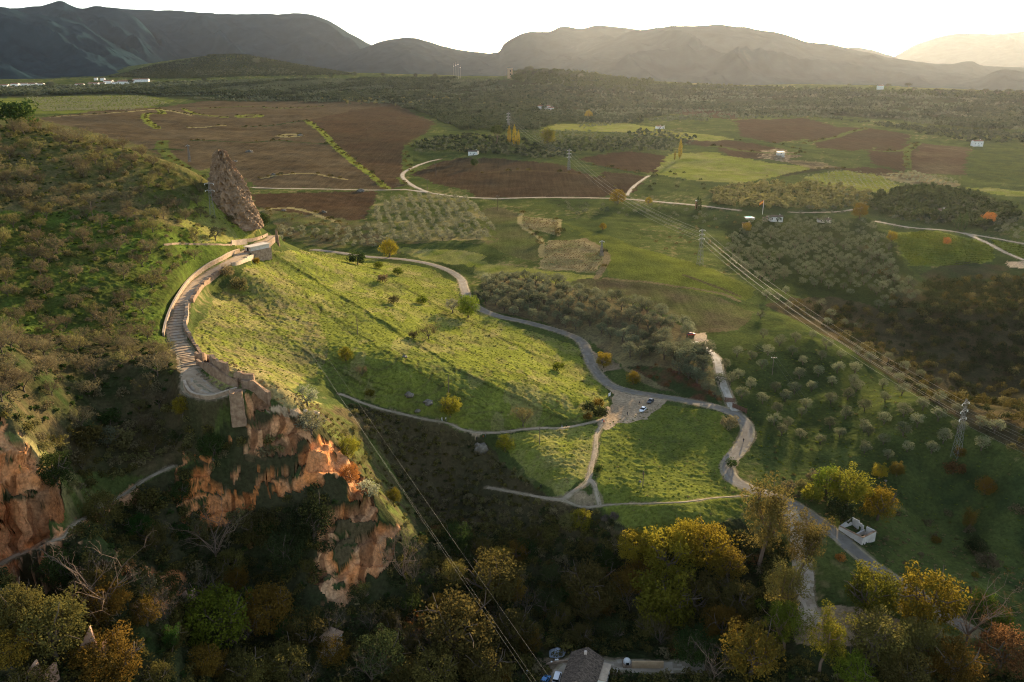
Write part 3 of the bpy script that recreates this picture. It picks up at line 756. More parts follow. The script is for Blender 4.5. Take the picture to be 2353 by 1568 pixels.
LM = {
 "olive": leaf_mat("sunlit_olive_leaves", (.095, .105, .060), (.30, .29, .18), .38),  # brightness of the sunlit grove is put into this leaf colour
 "olive_dark": leaf_mat("shaded_grey_green_leaves", (.060, .075, .042), (.185, .19, .11), .3),  # darker copy of the olive leaf, with the shade in its colour
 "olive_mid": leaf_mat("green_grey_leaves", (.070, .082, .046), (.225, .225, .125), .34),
 "twig": leaf_mat("bare_twigs", (.095, .076, .040), (.215, .17, .088), .22),
 "twig_olive": leaf_mat("sparse_brown_leaves", (.095, .088, .034), (.22, .19, .070), .35),
 "twig_pale": leaf_mat("pale_twigs", (.085, .065, .05), (.15, .115, .09), .15),
 "golden": leaf_mat("golden_leaves", (.13, .100, .013), (.33, .245, .026), .45),
 "amber": leaf_mat("amber_leaves", (.080, .060, .014), (.24, .150, .025), .40),
 "yellow_green": leaf_mat("yellow_green_leaves", (.080, .085, .012), (.25, .215, .025), .45),
 "lime": leaf_mat("lime_green_leaves", (.060, .085, .012), (.16, .19, .022), .45),
 "green": leaf_mat("green_leaves", (.022, .040, .012), (.060, .085, .022), .35),
 "dark_green": leaf_mat("dark_green_leaves", (.022, .030, .012), (.065, .074, .026), .30),
 "gorge": leaf_mat("gorge_leaves", (.050, .046, .016), (.16, .13, .035), .35),
 "russet": leaf_mat("russet_leaves", (.085, .045, .018), (.22, .12, .045), .40),
 "orange": leaf_mat("orange_leaves", (.22, .085, .020), (.50, .21, .06), .45),
 "euca": leaf_mat("eucalyptus_leaves", (.075, .065, .020), (.22, .175, .045), .40),
 "ivy": leaf_mat("ivy_leaves", (.022, .055, .012), (.055, .115, .022), .35),
 "pine": leaf_mat("pine_needles", (.022, .035, .014), (.075, .085, .026), .25),
 "dry": leaf_mat("dry_grass_stems", (.16, .12, .055), (.32, .25, .12), .35),
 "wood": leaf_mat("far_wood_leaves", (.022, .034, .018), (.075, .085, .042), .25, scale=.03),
 "wood_lit": leaf_mat("lit_far_olive_leaves", (.060, .075, .042), (.125, .135, .080), .3, scale=.05),  # lit copy of the wood tone, sunlight put into its colour
}
BARK = noisy("bark", (.075, .055, .040), (.16, .125, .095), 1.5, bump=.3)
BARK_PALE = noisy("pale_bark", (.12, .08, .055), (.22, .155, .11), .8, bump=.2)

def rand_dirs(r, n):
    v = r.normal(size=(n, 3)); return v / np.linalg.norm(v, axis=1, keepdims=True)
def quads(r, pos, size, aspect=.6, up=0.0):
    """a leaf spray (one bent diamond) at each position"""
    n = len(pos)
    a = rand_dirs(r, n); a[:, 2] += up; a /= np.linalg.norm(a, axis=1, keepdims=True)
    b = np.cross(a, rand_dirs(r, n)); b /= np.linalg.norm(b, axis=1, keepdims=True) + 1e-9
    s = size * r.uniform(.6, 1.35, (n, 1))
    A_, B_ = a * s, b * s * aspect
    return np.stack([pos - A_, pos + B_, pos + A_, pos - B_], 1)
def clumps(r, n, per, R, H, z0, rc, flat=1.0, low=.0, rough=.25):
    """leaf positions: clumps spread through an uneven ellipsoid shell"""
    out = []
    d = rand_dirs(r, n * 3); d = d[d[:, 2] > -1 + low * 1.6][:n]
    for q in d:
        k = r.uniform(.55, 1.0) ** .6 * r.uniform(1 - rough, 1 + rough * .6)
        c = np.array([q[0] * (R - rc * .5) * k, q[1] * (R - rc * .5) * k, z0 + H * .5 + q[2] * (H * .5 - rc * .4) * k])
        rr = rc * r.uniform(.65, 1.3)
        p = rand_dirs(r, per) * (r.uniform(.35, 1, (per, 1)) ** .5) * rr
        p[:, 2] *= flat
        out.append(c + p)
    return np.concatenate(out)
def tube(pts, rad, k=6):
    """tapering tube through points"""
    pts = np.array(pts, float); n = len(pts); V = []
    for i in range(n):
        t = pts[min(i + 1, n - 1)] - pts[max(i - 1, 0)]; t /= np.linalg.norm(t) + 1e-9
        a = np.cross(t, (0.3, 1, .2)); a /= np.linalg.norm(a) + 1e-9; b = np.cross(t, a)
        for j in range(k):
            w = 2 * math.pi * j / k
            V.append(pts[i] + rad[i] * (math.cos(w) * a + math.sin(w) * b))
    F = [[i * k + j, i * k + (j + 1) % k, (i + 1) * k + (j + 1) % k, (i + 1) * k + j] for i in range(n - 1) for j in range(k)]
    return np.array(V), np.array(F)
def join(parts):
    V, F, o = [], [], 0
    for v, f in parts:
        V.append(v); F.append(f + o); o += len(v)
    return np.concatenate(V), np.concatenate(F)
def limbs(r, H, fork, spread, rad, n=5, lean=.15, gens=1):
    """trunk with limbs; returns parts and limb ends"""
    top = np.array([r.normal() * lean * fork, r.normal() * lean * fork, fork])
    parts = [tube([(0, 0, -.6), (0, 0, 0), top * .5 + r.normal(size=3) * .06 * fork * (1, 1, 0), top], [rad * 1.5, rad * 1.2, rad * .95, rad * .8])]
    ends = []
    def grow(p, d, L, ra, g):
        q = p + d * L * .5 + r.normal(size=3) * .10 * L; e = p + d * L + r.normal(size=3) * .08 * L
        parts.append(tube([p, q, e], [ra, ra * .7, ra * .35], 5)); ends.append(e)
        if g > 0:
            for _ in range(3):
                d2 = d + r.normal(size=3) * .55; d2[2] += .12; d2 /= np.linalg.norm(d2)
                grow(q if r.random() < .4 else e, d2, L * .62, ra * .5, g - 1)
    for i in range(n):
        w = 2 * math.pi * (i + r.uniform(-.3, .3)) / n
        d = np.array([math.cos(w) * spread, math.sin(w) * spread, 1.0]); d /= np.linalg.norm(d)
        grow(top - np.array([0, 0, r.uniform(0, .25) * fork]), d, (H - fork) * r.uniform(.6, .95), rad * .6, gens)
    return parts, ends

MESHES = {}
def quad_mesh(name, Q, mat):
    return mesh_np(name, Q.reshape(-1, 3), np.arange(len(Q) * 4).reshape(-1, 4), [mat])
def proto(kind, var):
    """unit plants, 1 m tall in z = [0, 1]: (trunk arrays or None, crown quads)"""
    key = (kind, var)
    if key in MESHES: return MESHES[key]
    r = np.random.default_rng(abs(hash(kind)) % 1000 * 0 + sum(map(ord, kind)) * 13 + var)
    tr = None
    if kind == "olive":
        p, e = limbs(r, .8, .24, .8, .045, 4); tr = join(p)
        Q = quads(r, clumps(r, 22, 42, .55, .74, .24, .17, .9, .15), .040, .5)
    elif kind == "broad":
        p, e = limbs(r, .85, .30, .7, .035, 6, gens=1); tr = join(p)
        Q = quads(r, clumps(r, 85, 62, .50, .93, .06, .13, .85, .05, .32), .019, .65)
    elif kind == "tall":
        p, e = limbs(r, .9, .42, .38, .022, 6, gens=1); tr = join(p)
        c = []
        for q in e: c.append(q + rand_dirs(r, 120) * r.uniform(.3, 1, (120, 1)) ** .5 * r.uniform(.06, .11) * (1, 1, 1.25))
        c.append(clumps(r, 52, 64, .28, .74, .26, .085, 1.2, 0, .45))
        Q = quads(r, np.concatenate(c), .014, .4)
    elif kind == "bush":
        Q = quads(r, clumps(r, 26, 34, .62, 1.0, -.05, .24, .9, .3), .058, .6)
        tr = join([tube([(0, 0, -.3), (r.normal() * .1, r.normal() * .1, .5)], [.05, .02], 5)])
    elif kind == "almond":
        p, e = limbs(r, .85, .22, .9, .032, 5, gens=2); tr = join(p)
        c = []
        for q in e: c.append(q + rand_dirs(r, 9) * r.uniform(.02, .13, (9, 1)))
        c.append(clumps(r, 14, 26, .52, .72, .26, .15, .9, .1))
        Q = quads(r, np.concatenate(c), .062, .13, .45)
        Q2 = quads(r, clumps(r, 18, 9, .5, .66, .28, .15, .9, .1), .026, .6)
        Q = np.concatenate([Q, Q2])
    elif kind == "bare":
        p, e = limbs(r, .95, .30, .62, .020, 7, gens=2); tr = join(p)
        c = np.concatenate([q + rand_dirs(r, 7) * r.uniform(.01, .08, (7, 1)) for q in e])
        Q = quads(r, c, .040, .045, .5)
    elif kind == "column":
        z = r.uniform(.06, 1, 900); w = .115 * np.sin(np.clip(z * 1.05, 0, 1) * math.pi) ** .6 * (1 - .3 * z)
        a = r.uniform(0, 6.283, 900); k = r.uniform(.5, 1.1, 900)
        Q = quads(r, np.stack([np.cos(a) * w * k, np.sin(a) * w * k, z], 1), .024, .5, .6)
        tr = join([tube([(0, 0, -.1), (0, 0, .6)], [.02, .008], 5)])
    elif kind == "pine":
        p, e = limbs(r, .8, .48, .7, .028, 5); tr = join(p)
        Q = quads(r, clumps(r, 34, 44, .42, .55, .45, .13, .75, .35, .25), .028, .5)
    MESHES[key] = (tr, Q)
    return MESHES[key]
PM = {}
def plant_mesh(kind, var, lm, bark):
    k = (kind, var, lm, bark)
    if k not in PM:
        tr, Q = proto(kind, var)
        PM[k] = (mesh_np("trunk", tr[0], tr[1], [BARK_PALE if bark else BARK], smooth=True), quad_mesh("crown", Q, LM[lm]))
    return PM[k]
NVAR = {"olive": 4, "broad": 4, "tall": 3, "bush": 4, "almond": 5, "bare": 3, "column": 2, "pine": 3}
def plant(name, kind, lm, p, h, label, cat="tree", group=None, w=1.0, bark=0, sink=.0):
    var = int(RNG.integers(NVAR[kind]))
    t, c = plant_mesh(kind, var, lm, bark)
    o = empty(name, (p.x, p.y, p.z - sink), float(RNG.uniform(0, 6.283)), (h * w, h * w, h))
    tag(o, label, cat, group)
    link("trunk" if cat != "bush" else "stem", t, o); link("crown" if cat != "bush" else "foliage", c, o)
    return o
def scatter(poly, spacing, jitter=.35, angle=.3, keep=1.0, aspect=1.0):
    """orchard-like grid with jitter inside a survey polygon, world points"""
    P = plan(poly); A_ = np.array(P)
    ca, sa = math.cos(angle), math.sin(angle)
    c = A_.mean(0); R = np.abs(A_ - c).max() * 1.5
    n = int(R / spacing) + 1; m = int(R / spacing / aspect) + 1
    i, j = np.meshgrid(np.arange(-n, n + 1), np.arange(-m, m + 1))
    x = i.ravel() * spacing + RNG.uniform(-jitter, jitter, i.size) * spacing; y = j.ravel() * spacing * aspect + RNG.uniform(-jitter, jitter, i.size) * spacing * aspect
    X, Y = c[0] + x * ca - y * sa, c[1] + x * sa + y * ca
    ok = (Y > 95) & (Y < 6500)
    X, Y = X[ok], Y[ok]
    k = inside(P, X, Y) & (RNG.random(len(X)) < keep)
    X, Y = X[k], Y[k]
    return np.stack([X, Y, ground(X, Y)], 1)
ROADXY = np.concatenate([np.array(l)[:, :2] for _, l, w, _ in ROAD_PTS])
def off_road(P, d=4.5):
    if len(P) == 0: return P
    D = np.full(len(P), 1e9)
    for i in range(0, len(P), 4000):
        q = P[i:i + 4000]
        D[i:i + 4000] = np.sqrt(((q[:, None, :2] - ROADXY[None]) ** 2).sum(-1)).min(1)
    return P[D > d]
def swarm(name, batches, label, cat, mats):
    """one object for what nobody could count: batches of (template quads list, points, height, width, material index)"""
    VV, MI = [], []
    for temps, P, h, w, mi in batches:
        if len(P) == 0: continue
        pick = RNG.integers(len(temps), size=len(P))
        for k, T in enumerate(temps):
            S = P[pick == k]
            if len(S) == 0: continue
            a = RNG.uniform(0, 6.283, len(S)); s = RNG.uniform(.7, 1.25, len(S)) * h
            ca, sa = (np.cos(a) * s * w)[:, None, None], (np.sin(a) * s * w)[:, None, None]
            q = np.empty((len(S),) + T.shape, np.float32)
            q[..., 0] = T[None, ..., 0] * ca - T[None, ..., 1] * sa + S[:, 0, None, None]
            q[..., 1] = T[None, ..., 0] * sa + T[None, ..., 1] * ca + S[:, 1, None, None]
            q[..., 2] = T[None, ..., 2] * s[:, None, None] + S[:, 2, None, None]
            VV.append(q.reshape(-1, 4, 3)); MI.append(np.full(len(S) * len(T), mi, np.int32))
    Q = np.concatenate(VV)
    me = mesh_np(name, Q.reshape(-1, 3), np.arange(len(Q) * 4).reshape(-1, 4), [LM[m] for m in mats], fmat=np.concatenate(MI))
    return tag(link(name, me), label, cat, kind="stuff")
def far_templates(n, k=8, seed=5, tall=1.0):
    r = np.random.default_rng(seed); out = []
    for _ in range(k):
        nl = int(r.integers(2, 5)); lc = r.uniform(-.26, .26, (nl, 3)) * (1, 1, .7); lr = r.uniform(.20, .36, nl); wh = r.integers(nl, size=n)
        p = lc[wh] + rand_dirs(r, n) * r.uniform(.5, 1, (n, 1)) * lr[wh][:, None] * (1, 1, .9); p[:, 2] += .5
        out.append(quads(r, p, .26 if n < 40 else .17, .7))
    return out

# ---- olives: the 300 that show largest are things, the rest one olive grove
OL = []     # (x, y, z, height, area)
def add_olives(P, h, area):
    for p in P: OL.append((p[0], p[1], p[2], h * RNG.uniform(.75, 1.2), area))
add_olives(off_road(scatter("1100 655 1140 640 1200 632 1330 668 1480 710 1590 755 1595 785 1560 790 1560 815 1500 835 1450 830 1400 800 1340 775 1300 765 1220 742 1130 715 1090 690", 8.8, .26, .55)), 7.2, "b")
add_olives(off_road(scatter("1515 825 1590 800 1650 850 1690 925 1640 922 1590 900 1535 872", 7.0, .3, .5)), 8.5, "b")
add_olives(off_road(scatter("860 480 900 462 960 450 1080 460 1100 490 1140 530 1130 552 1000 556 900 560 700 552 640 545 640 532 760 530 850 520", 9.0, .16, .2)), 5.4, "a")
add_olives(off_road(scatter("760 560 900 556 900 572 780 572", 7.0, .3, .2)), 4.5, "a")
add_olives(off_road(scatter("1670 560 1720 510 1850 505 2005 515 2040 570 2080 640 2130 690 2090 720 2020 715 1900 665 1790 650 1760 660 1700 630 1660 590", 9.4, .12, .1, .92)), 5.4, "c")
ZC = "970 870;1195 960;1300 890;1425 885;1415 965;1530 945;1490 1025;1640 1000;1757 1045;1645 1095;1515 1115;1400 1160;1385 1060;1180 1035;1205 1090;1145 1145;1040 1050;945 985;815 1005;840 905;770 835;905 725;790 750;680 775;570 720;650 1090;780 1105;720 1155;565 1170;480 1070;420 1140;665 1240;830 1255;735 1330;695 1390;825 1410;640 1320;1030 1175;1260 1220;1130 1275;1255 1360;1290 1390;1530 1260;1660 1215;1770 1165;1765 1290;1620 1330;1395 1310;1525 1390;1390 1450;1555 1500;1025 1340;1090 1400;1720 1510;1800 1440;1900 1370;1890 1240;2060 1490;2050 1340;2150 1370;1420 1550;1260 1510;960 1450;560 930;600 840;390 850;490 870;310 930;340 1040;270 1040;400 1000;240 1130;860 1210;900 1090;1075 960;1210 835;1100 860;1000 800;960 510;1030 580;1120 640;1210 665;590 450;560 380;660 470;720 420;740 520;550 590;1010 640;120 880;60 900;30 860;160 940;200 1010;110 1020;60 1000;180 890"
for rec in ZC.split(";"):
    zx, zy = map(float, rec.split())
    p = spot((1700 + zx * .3655) * .9191, (570 + (zy + 32) * .3655) * .9191)
    OL.append((p.x, p.y, p.z, RNG.uniform(4.2, 6.2), "d"))
OL.sort(key=lambda q: -q[3] / q[1])
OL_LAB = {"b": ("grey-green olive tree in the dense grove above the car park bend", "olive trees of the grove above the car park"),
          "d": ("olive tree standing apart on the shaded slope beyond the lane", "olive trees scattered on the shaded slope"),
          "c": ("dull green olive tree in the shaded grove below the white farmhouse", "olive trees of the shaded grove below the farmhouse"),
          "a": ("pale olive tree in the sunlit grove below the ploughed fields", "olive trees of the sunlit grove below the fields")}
for x, y, z, h, a in OL[:300]:
    lab, grp = OL_LAB[a]
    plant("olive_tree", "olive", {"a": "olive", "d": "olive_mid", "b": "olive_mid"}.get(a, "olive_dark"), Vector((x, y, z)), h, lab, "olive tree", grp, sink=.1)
rest = {}
for x, y, z, h, a in OL[300:]: rest.setdefault(a, []).append((x, y, z))
olive_far = [proto("olive", k)[1][::2].copy() for k in range(4)]
for T in olive_far:
    c = T.mean(1, keepdims=True); T[:] = c + (T - c) * 1.35
young = scatter("1830 405 1930 392 2030 402 2085 440 1990 437 1900 422", 8, .08, .5); row = scatter("2025 402 2100 397 2210 425 2160 430 2080 418", 9, .15, .2)
mid_trees = [scatter(s, d, .4) for s, d in [
    ("945 330 1010 318 1100 335 1180 330 1280 355 1250 370 1150 355 1050 348 950 352", 12), ("1210 305 1320 302 1440 310 1560 335 1540 350 1400 345 1330 352 1250 340", 12),
    ("1440 305 1560 300 1600 330 1540 345", 14), ("1330 300 1440 285 1470 275 1320 270", 16), ("1900 440 2010 445 2060 480 1990 500 1800 495 1900 470", 13), ("2030 480 2150 470 2350 490 2350 520 2150 520 2050 508", 10),
    ("2270 500 2353 505 2353 560 2290 545", 9), ("1260 470 1400 470 1560 480 1660 495 1640 520 1500 500 1300 500", 15), ("60 226 330 222 390 240 300 255 100 258", 14)]]
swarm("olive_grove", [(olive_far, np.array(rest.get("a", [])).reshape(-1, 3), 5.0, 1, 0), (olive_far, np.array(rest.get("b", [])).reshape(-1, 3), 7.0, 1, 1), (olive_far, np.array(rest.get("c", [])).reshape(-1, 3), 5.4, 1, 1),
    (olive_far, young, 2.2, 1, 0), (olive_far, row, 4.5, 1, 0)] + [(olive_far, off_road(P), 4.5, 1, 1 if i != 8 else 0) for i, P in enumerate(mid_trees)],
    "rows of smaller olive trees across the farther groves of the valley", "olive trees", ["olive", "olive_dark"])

hb = np.concatenate([np.stack([np.interp(np.linspace(0, 1, max(3, int(sum(math.dist(a, b) for a, b in zip(L, L[1:])) / 13))), np.linspace(0, 1, len(L)), [q[c] for q in L]) for c in (0, 1)], 1) for L in BALKS if L[0][1] > 500])
hb = hb[RNG.random(len(hb)) < .55] ; hb = hb + RNG.normal(0, 1.6, hb.shape); hb = np.column_stack([hb, ground(hb[:, 0], hb[:, 1])])
# ---- far woods
ft, ft2 = far_templates(26), far_templates(60, seed=9)
def woods(name, polys, label):
    b = []
    for e in polys:
        poly, sp, h, mi, keep = e[:5]; P = scatter(poly, sp, .5, .2, keep)
        if len(e) > 5:
            q = fbm(P[:, 0] / 170, P[:, 1] / 120, 95, 3); P = P[q > .02] if e[5] > 0 else P[(q <= .02) & (q > -.30)]
        b.append((ft, P, h, 1.15, mi))
    swarm(name, b, label, "wood", ["wood", "wood_lit", "twig_olive", "pine", "twig_olive"])
woods("plateau_wood", [
  ("-250 205 0 207 400 193 700 184 1100 181 1300 187 1500 198 1700 205 1900 206 2100 212 2500 226 2500 300 2300 300 2150 290 1950 266 1800 258 1600 258 1440 280 1320 275 1260 262 1000 268 900 243 700 238 460 230 300 215 0 222", 11, 11, 0, .85, 1), ("-250 205 0 207 400 193 700 184 1100 181 1300 187 1500 198 1700 205 1900 206 2100 212 2500 226 2500 300 2300 300 2150 290 1950 266 1800 258 1600 258 1440 280 1320 275 1260 262 1000 268 900 243 700 238 460 230 300 215 0 222", 11, 6, 1, .8, -1),
  ("200 205 600 188 1100 184 1130 195 900 205 600 212 300 214", 9.5, 5.5, 1, .75), ("380 190 700 180 860 186 700 196 480 200", 9, 5.5, 1, .8),
  ("1350 186 1700 200 2353 218 2353 232 1900 215 1600 212", 16, 10, 3, .6),
  ("700 225 1000 225 1250 235 1250 250 1000 250 800 240", 30, 9, 2, .5), ("1180 166 1340 166 1400 182 1500 190 1480 215 1300 205 1180 190", 17, 15, 3, .55), ("-100 206 340 196 500 190 500 200 200 214 -100 220", 18, 13, 1, .5), ("1480 280 1640 262 1800 262 1950 275 1800 272 1600 280", 16, 7, 1, .5), ("1000 235 1250 205 1500 215 1480 250 1250 255 1050 262", 20, 13, 0, .6)], "dark wood covering the long valley-side ridge below the mountains")
woods("hill_wood", [("250 178 350 152 530 121 700 152 820 173 600 176 400 182", 13, 8, 0, .75), ("420 165 650 160 700 172 450 176", 20, 9, 1, .6)], "wooded round hill behind the white village")
far_scrub = [("960 325 1070 310 1180 318 1280 345 1300 365 1180 362 1050 350 950 345", 11, 6, 0, .8), ("1240 330 1400 318 1530 330 1545 350 1440 348 1300 355", 11, 5.5, 0, .8),
  ("980 262 1260 256 1440 272 1480 285 1290 282 1230 300 1060 300 1010 280", 10, 7.5, 0, .8), ("1470 300 1600 320 1590 335 1530 340 1440 310", 13, 6, 0, .7),
  ("1640 440 1720 425 1900 425 2005 445 2000 470 1900 485 1690 480 1630 470", 7.5, 6, 4, .8), ("1640 440 1720 425 1900 425 2005 445 2000 470 1900 485 1690 480 1630 470", 10, 5, 2, .5),
  ("2010 450 2110 430 2200 440 2320 475 2340 500 2240 530 2150 510 2050 500 2000 485", 7.5, 7.5, 3, .85), ("2030 470 2150 460 2350 500 2300 540 2120 515", 10, 5.5, 0, .6),
  ("1570 240 1850 262 2000 285 2200 300 2400 310 2400 330 2230 330 2100 305 1990 285 1850 268 1700 268", 12, 7, 0, .8)]
woods("valley_wood", far_scrub, "mixed trees and scrub between the fields of the far valley")

# ---- left hillside: leafless almond trees
AL = off_road(np.concatenate([scatter("-120 300 0 290 100 300 300 340 440 410 560 520 470 560 420 640 370 700 365 790 0 800 -150 760 -200 500", 12.0, .42, .2, .93),
                     scatter("-150 780 0 775 360 790 400 850 380 930 250 1000 60 980 -150 900", 8.6, .45, .2, .9)]), 5)
far_first = np.argsort(AL[:, 1]); AL = AL[far_first][:295]
for p in AL:
    lm = ["twig", "twig_olive", "twig"][int(RNG.integers(3))]
    low = p[1] < 262
    plant("almond_tree", "almond", lm, Vector(p), RNG.uniform(4.5, 6.8) * (1.05 if not low else .95), "leafless brown almond tree on the steep grassy hillside above the walled path" if not low else "leafless brown almond tree in the thicket below the walled path",
          "almond tree", "almond trees on the hillside above the path" if not low else "almond trees in the thicket below the path", w=1.05, sink=.1)
# ------------------------------------------------------------------ single trees and bushes, one by one
RATIO = {"broad": 1.0, "tall": 1.9, "bush": .75, "bare": 1.25, "column": 4.2, "pine": 1.25, "olive": .85, "almond": .9}
HALF = {"broad": .46, "tall": .30, "bush": .62, "bare": .45, "column": .115, "pine": .42, "olive": .55, "almond": .52}
def by_hand(text, name, cat, group=None):
    """centre of the crown x y and its radius in survey pixels | kind | leaves | label"""
    for rec in text.strip().split("\n"):
        f = [a.strip() for a in rec.split("|")]
        x, y, r = map(float, f[0].split())
        kind, lm, lab = f[1], f[2], f[3]
        h = r / HALF[kind]                        # height in survey pixels (seen from the side)
        p = spot(x, y + .45 * h * .85)
        H = h * px_size(p)
        nm = name
        plant(nm, kind, lm, p, H, lab, cat, f[4] if len(f) > 4 else group, bark=1 if kind in ("tall", "bare") else 0, sink=.15)

by_hand("""
1945 1125 46 | broad | yellow_green | yellow-green tree behind the roofless house, largest of the three there
1900 1108 34 | broad | lime | lime-green leafy tree beside the yellow-green one behind the roofless house
2015 1162 40 | broad | golden | golden tree right behind the roofless house
1995 1362 60 | broad | yellow_green | yellow-green tree at the upper edge of the dusty clearing
2125 1382 72 | broad | golden | big round golden tree where the lane leaves the valley
2250 1388 30 | broad | lime | lime-green tree beside the big round golden tree
2300 1425 26 | broad | lime | small lime-green tree on the grass bank past the golden tree
2005 1475 66 | broad | gorge | dull olive-brown tree at the lower edge of the dusty clearing
2108 1478 50 | broad | gorge | grey-green tree between the clearing and the russet thicket
2215 1440 62 | bare | russet | russet half-bare tree below the big round golden tree
2300 1500 62 | broad | russet | russet leafy tree in the bottom corner
2185 1530 60 | broad | amber | amber-brown tree at the bottom edge under the russet one
2080 1555 55 | broad | gorge | dark olive tree at the bottom edge below the clearing
1742 1225 64 | tall | euca | tall eucalyptus with a bare reddish trunk above the golden clump
1832 1268 50 | tall | euca | tall eucalyptus with a brownish crown leaning over the dusty track
1790 1375 50 | tall | euca | eucalyptus lower down beside the dusty track
1800 1450 42 | tall | lime | slim light-green eucalyptus at the mouth of the dusty clearing
1882 1490 48 | tall | yellow_green | bright yellow-green tall tree standing in front of the dusty clearing
1722 1505 66 | broad | amber | amber-leaved tree at the bottom edge before the dusty clearing
1640 1540 40 | bare | twig_pale | pale leafless tree at the bottom edge beside the gorge lane
1590 1490 46 | broad | green | dark green tree beside the gorge lane
1955 1545 44 | broad | lime | light green tree at the bottom edge under the clearing
1530 1275 60 | broad | golden | golden tree at the top of the big golden clump below the meadow
1622 1262 56 | broad | golden | golden-brown tree beside the eucalyptus, on the right of the golden clump
1530 1375 74 | broad | yellow_green | large olive-gold tree at the foot of the golden clump
1668 1300 42 | broad | amber | amber tree under the tall eucalyptus trunk
1470 1330 44 | broad | amber | brownish tree on the shaded flank of the golden clump
1600 1370 56 | broad | gorge | dark olive tree at the shaded back of the golden clump
1455 1260 40 | broad | golden | golden tree reaching highest on the meadow side of the golden clump
1575 1235 38 | broad | golden | bright golden crown between meadow and eucalyptus
1690 1380 46 | broad | gorge | olive-brown tree between golden clump and dusty track
1660 1440 48 | broad | amber | amber tree under the golden clump near the gorge floor
1350 1355 62 | broad | gorge | round olive-brown tree alone in the gorge below the meadow
1135 1335 62 | broad | gorge | olive-brown tree under the cables in the middle of the gorge
1050 1450 84 | broad | gorge | largest dark olive tree on the gorge floor, crossed by the cables
955 1465 30 | bare | orange | small tree with pinkish orange leaves beside the largest dark tree
1180 1455 50 | broad | gorge | dark tree beside the largest dark olive tree of the gorge
1000 1545 58 | broad | gorge | dark tree at the bottom edge under the pinkish orange one
880 1510 56 | broad | dark_green | blackish green tree near the small stone hut
1120 1535 54 | broad | gorge | dark olive tree at the bottom edge near the tiled house
505 1430 76 | broad | lime | yellow-green tree filling the gorge below the orange cliff
130 1450 78 | broad | gorge | olive-brown tree above the ivy-covered ruined gable
265 1520 72 | broad | amber | dark amber tree beside the ruined gable
620 1405 58 | broad | amber | amber-speckled tree below the cliff foot
705 1455 48 | broad | gorge | dark tree beside the small stone hut
395 1475 22 | tall | ivy | slim ivy-green column of a tree below the cave
565 1545 52 | broad | gorge | dull green tree at the bottom edge below the yellow-green one
50 1400 54 | broad | gorge | dark olive tree in the lower corner of the gorge
660 1530 52 | broad | gorge | dark tree at the bottom edge below the stone hut
245 1370 76 | bare | twig_pale | big leafless pale tree with spreading limbs before the cave
370 1410 42 | bare | twig_pale | leafless pinkish tree right of the big pale one
500 1255 58 | bare | twig_pale | leafless grey tree with forked limbs under the orange cliff
935 1305 46 | bare | twig_pale | leafless grey tree by the foot of the eroded rock spur
545 1470 30 | bare | twig_pale | slender leafless tree at the bottom edge among yellow-green leaves
322 1210 28 | broad | ivy | bright green ivy-clad tree on the slope under the ledge
424 1222 18 | broad | ivy | small bright green tree beside the bigger ivy-clad one
130 1085 44 | broad | green | dark green tree growing on the orange outcrop
660 1265 48 | broad | dark_green | dark tree under the eroded rock spur
720 1205 52 | broad | dark_green | dark leafy tree in the shade of the orange cliff
600 1215 42 | broad | gorge | dull olive tree beside the forked grey tree
240 1175 42 | broad | gorge | grey-brown tree hanging on the diagonal ledge
""", "broadleaf_tree", "tree")
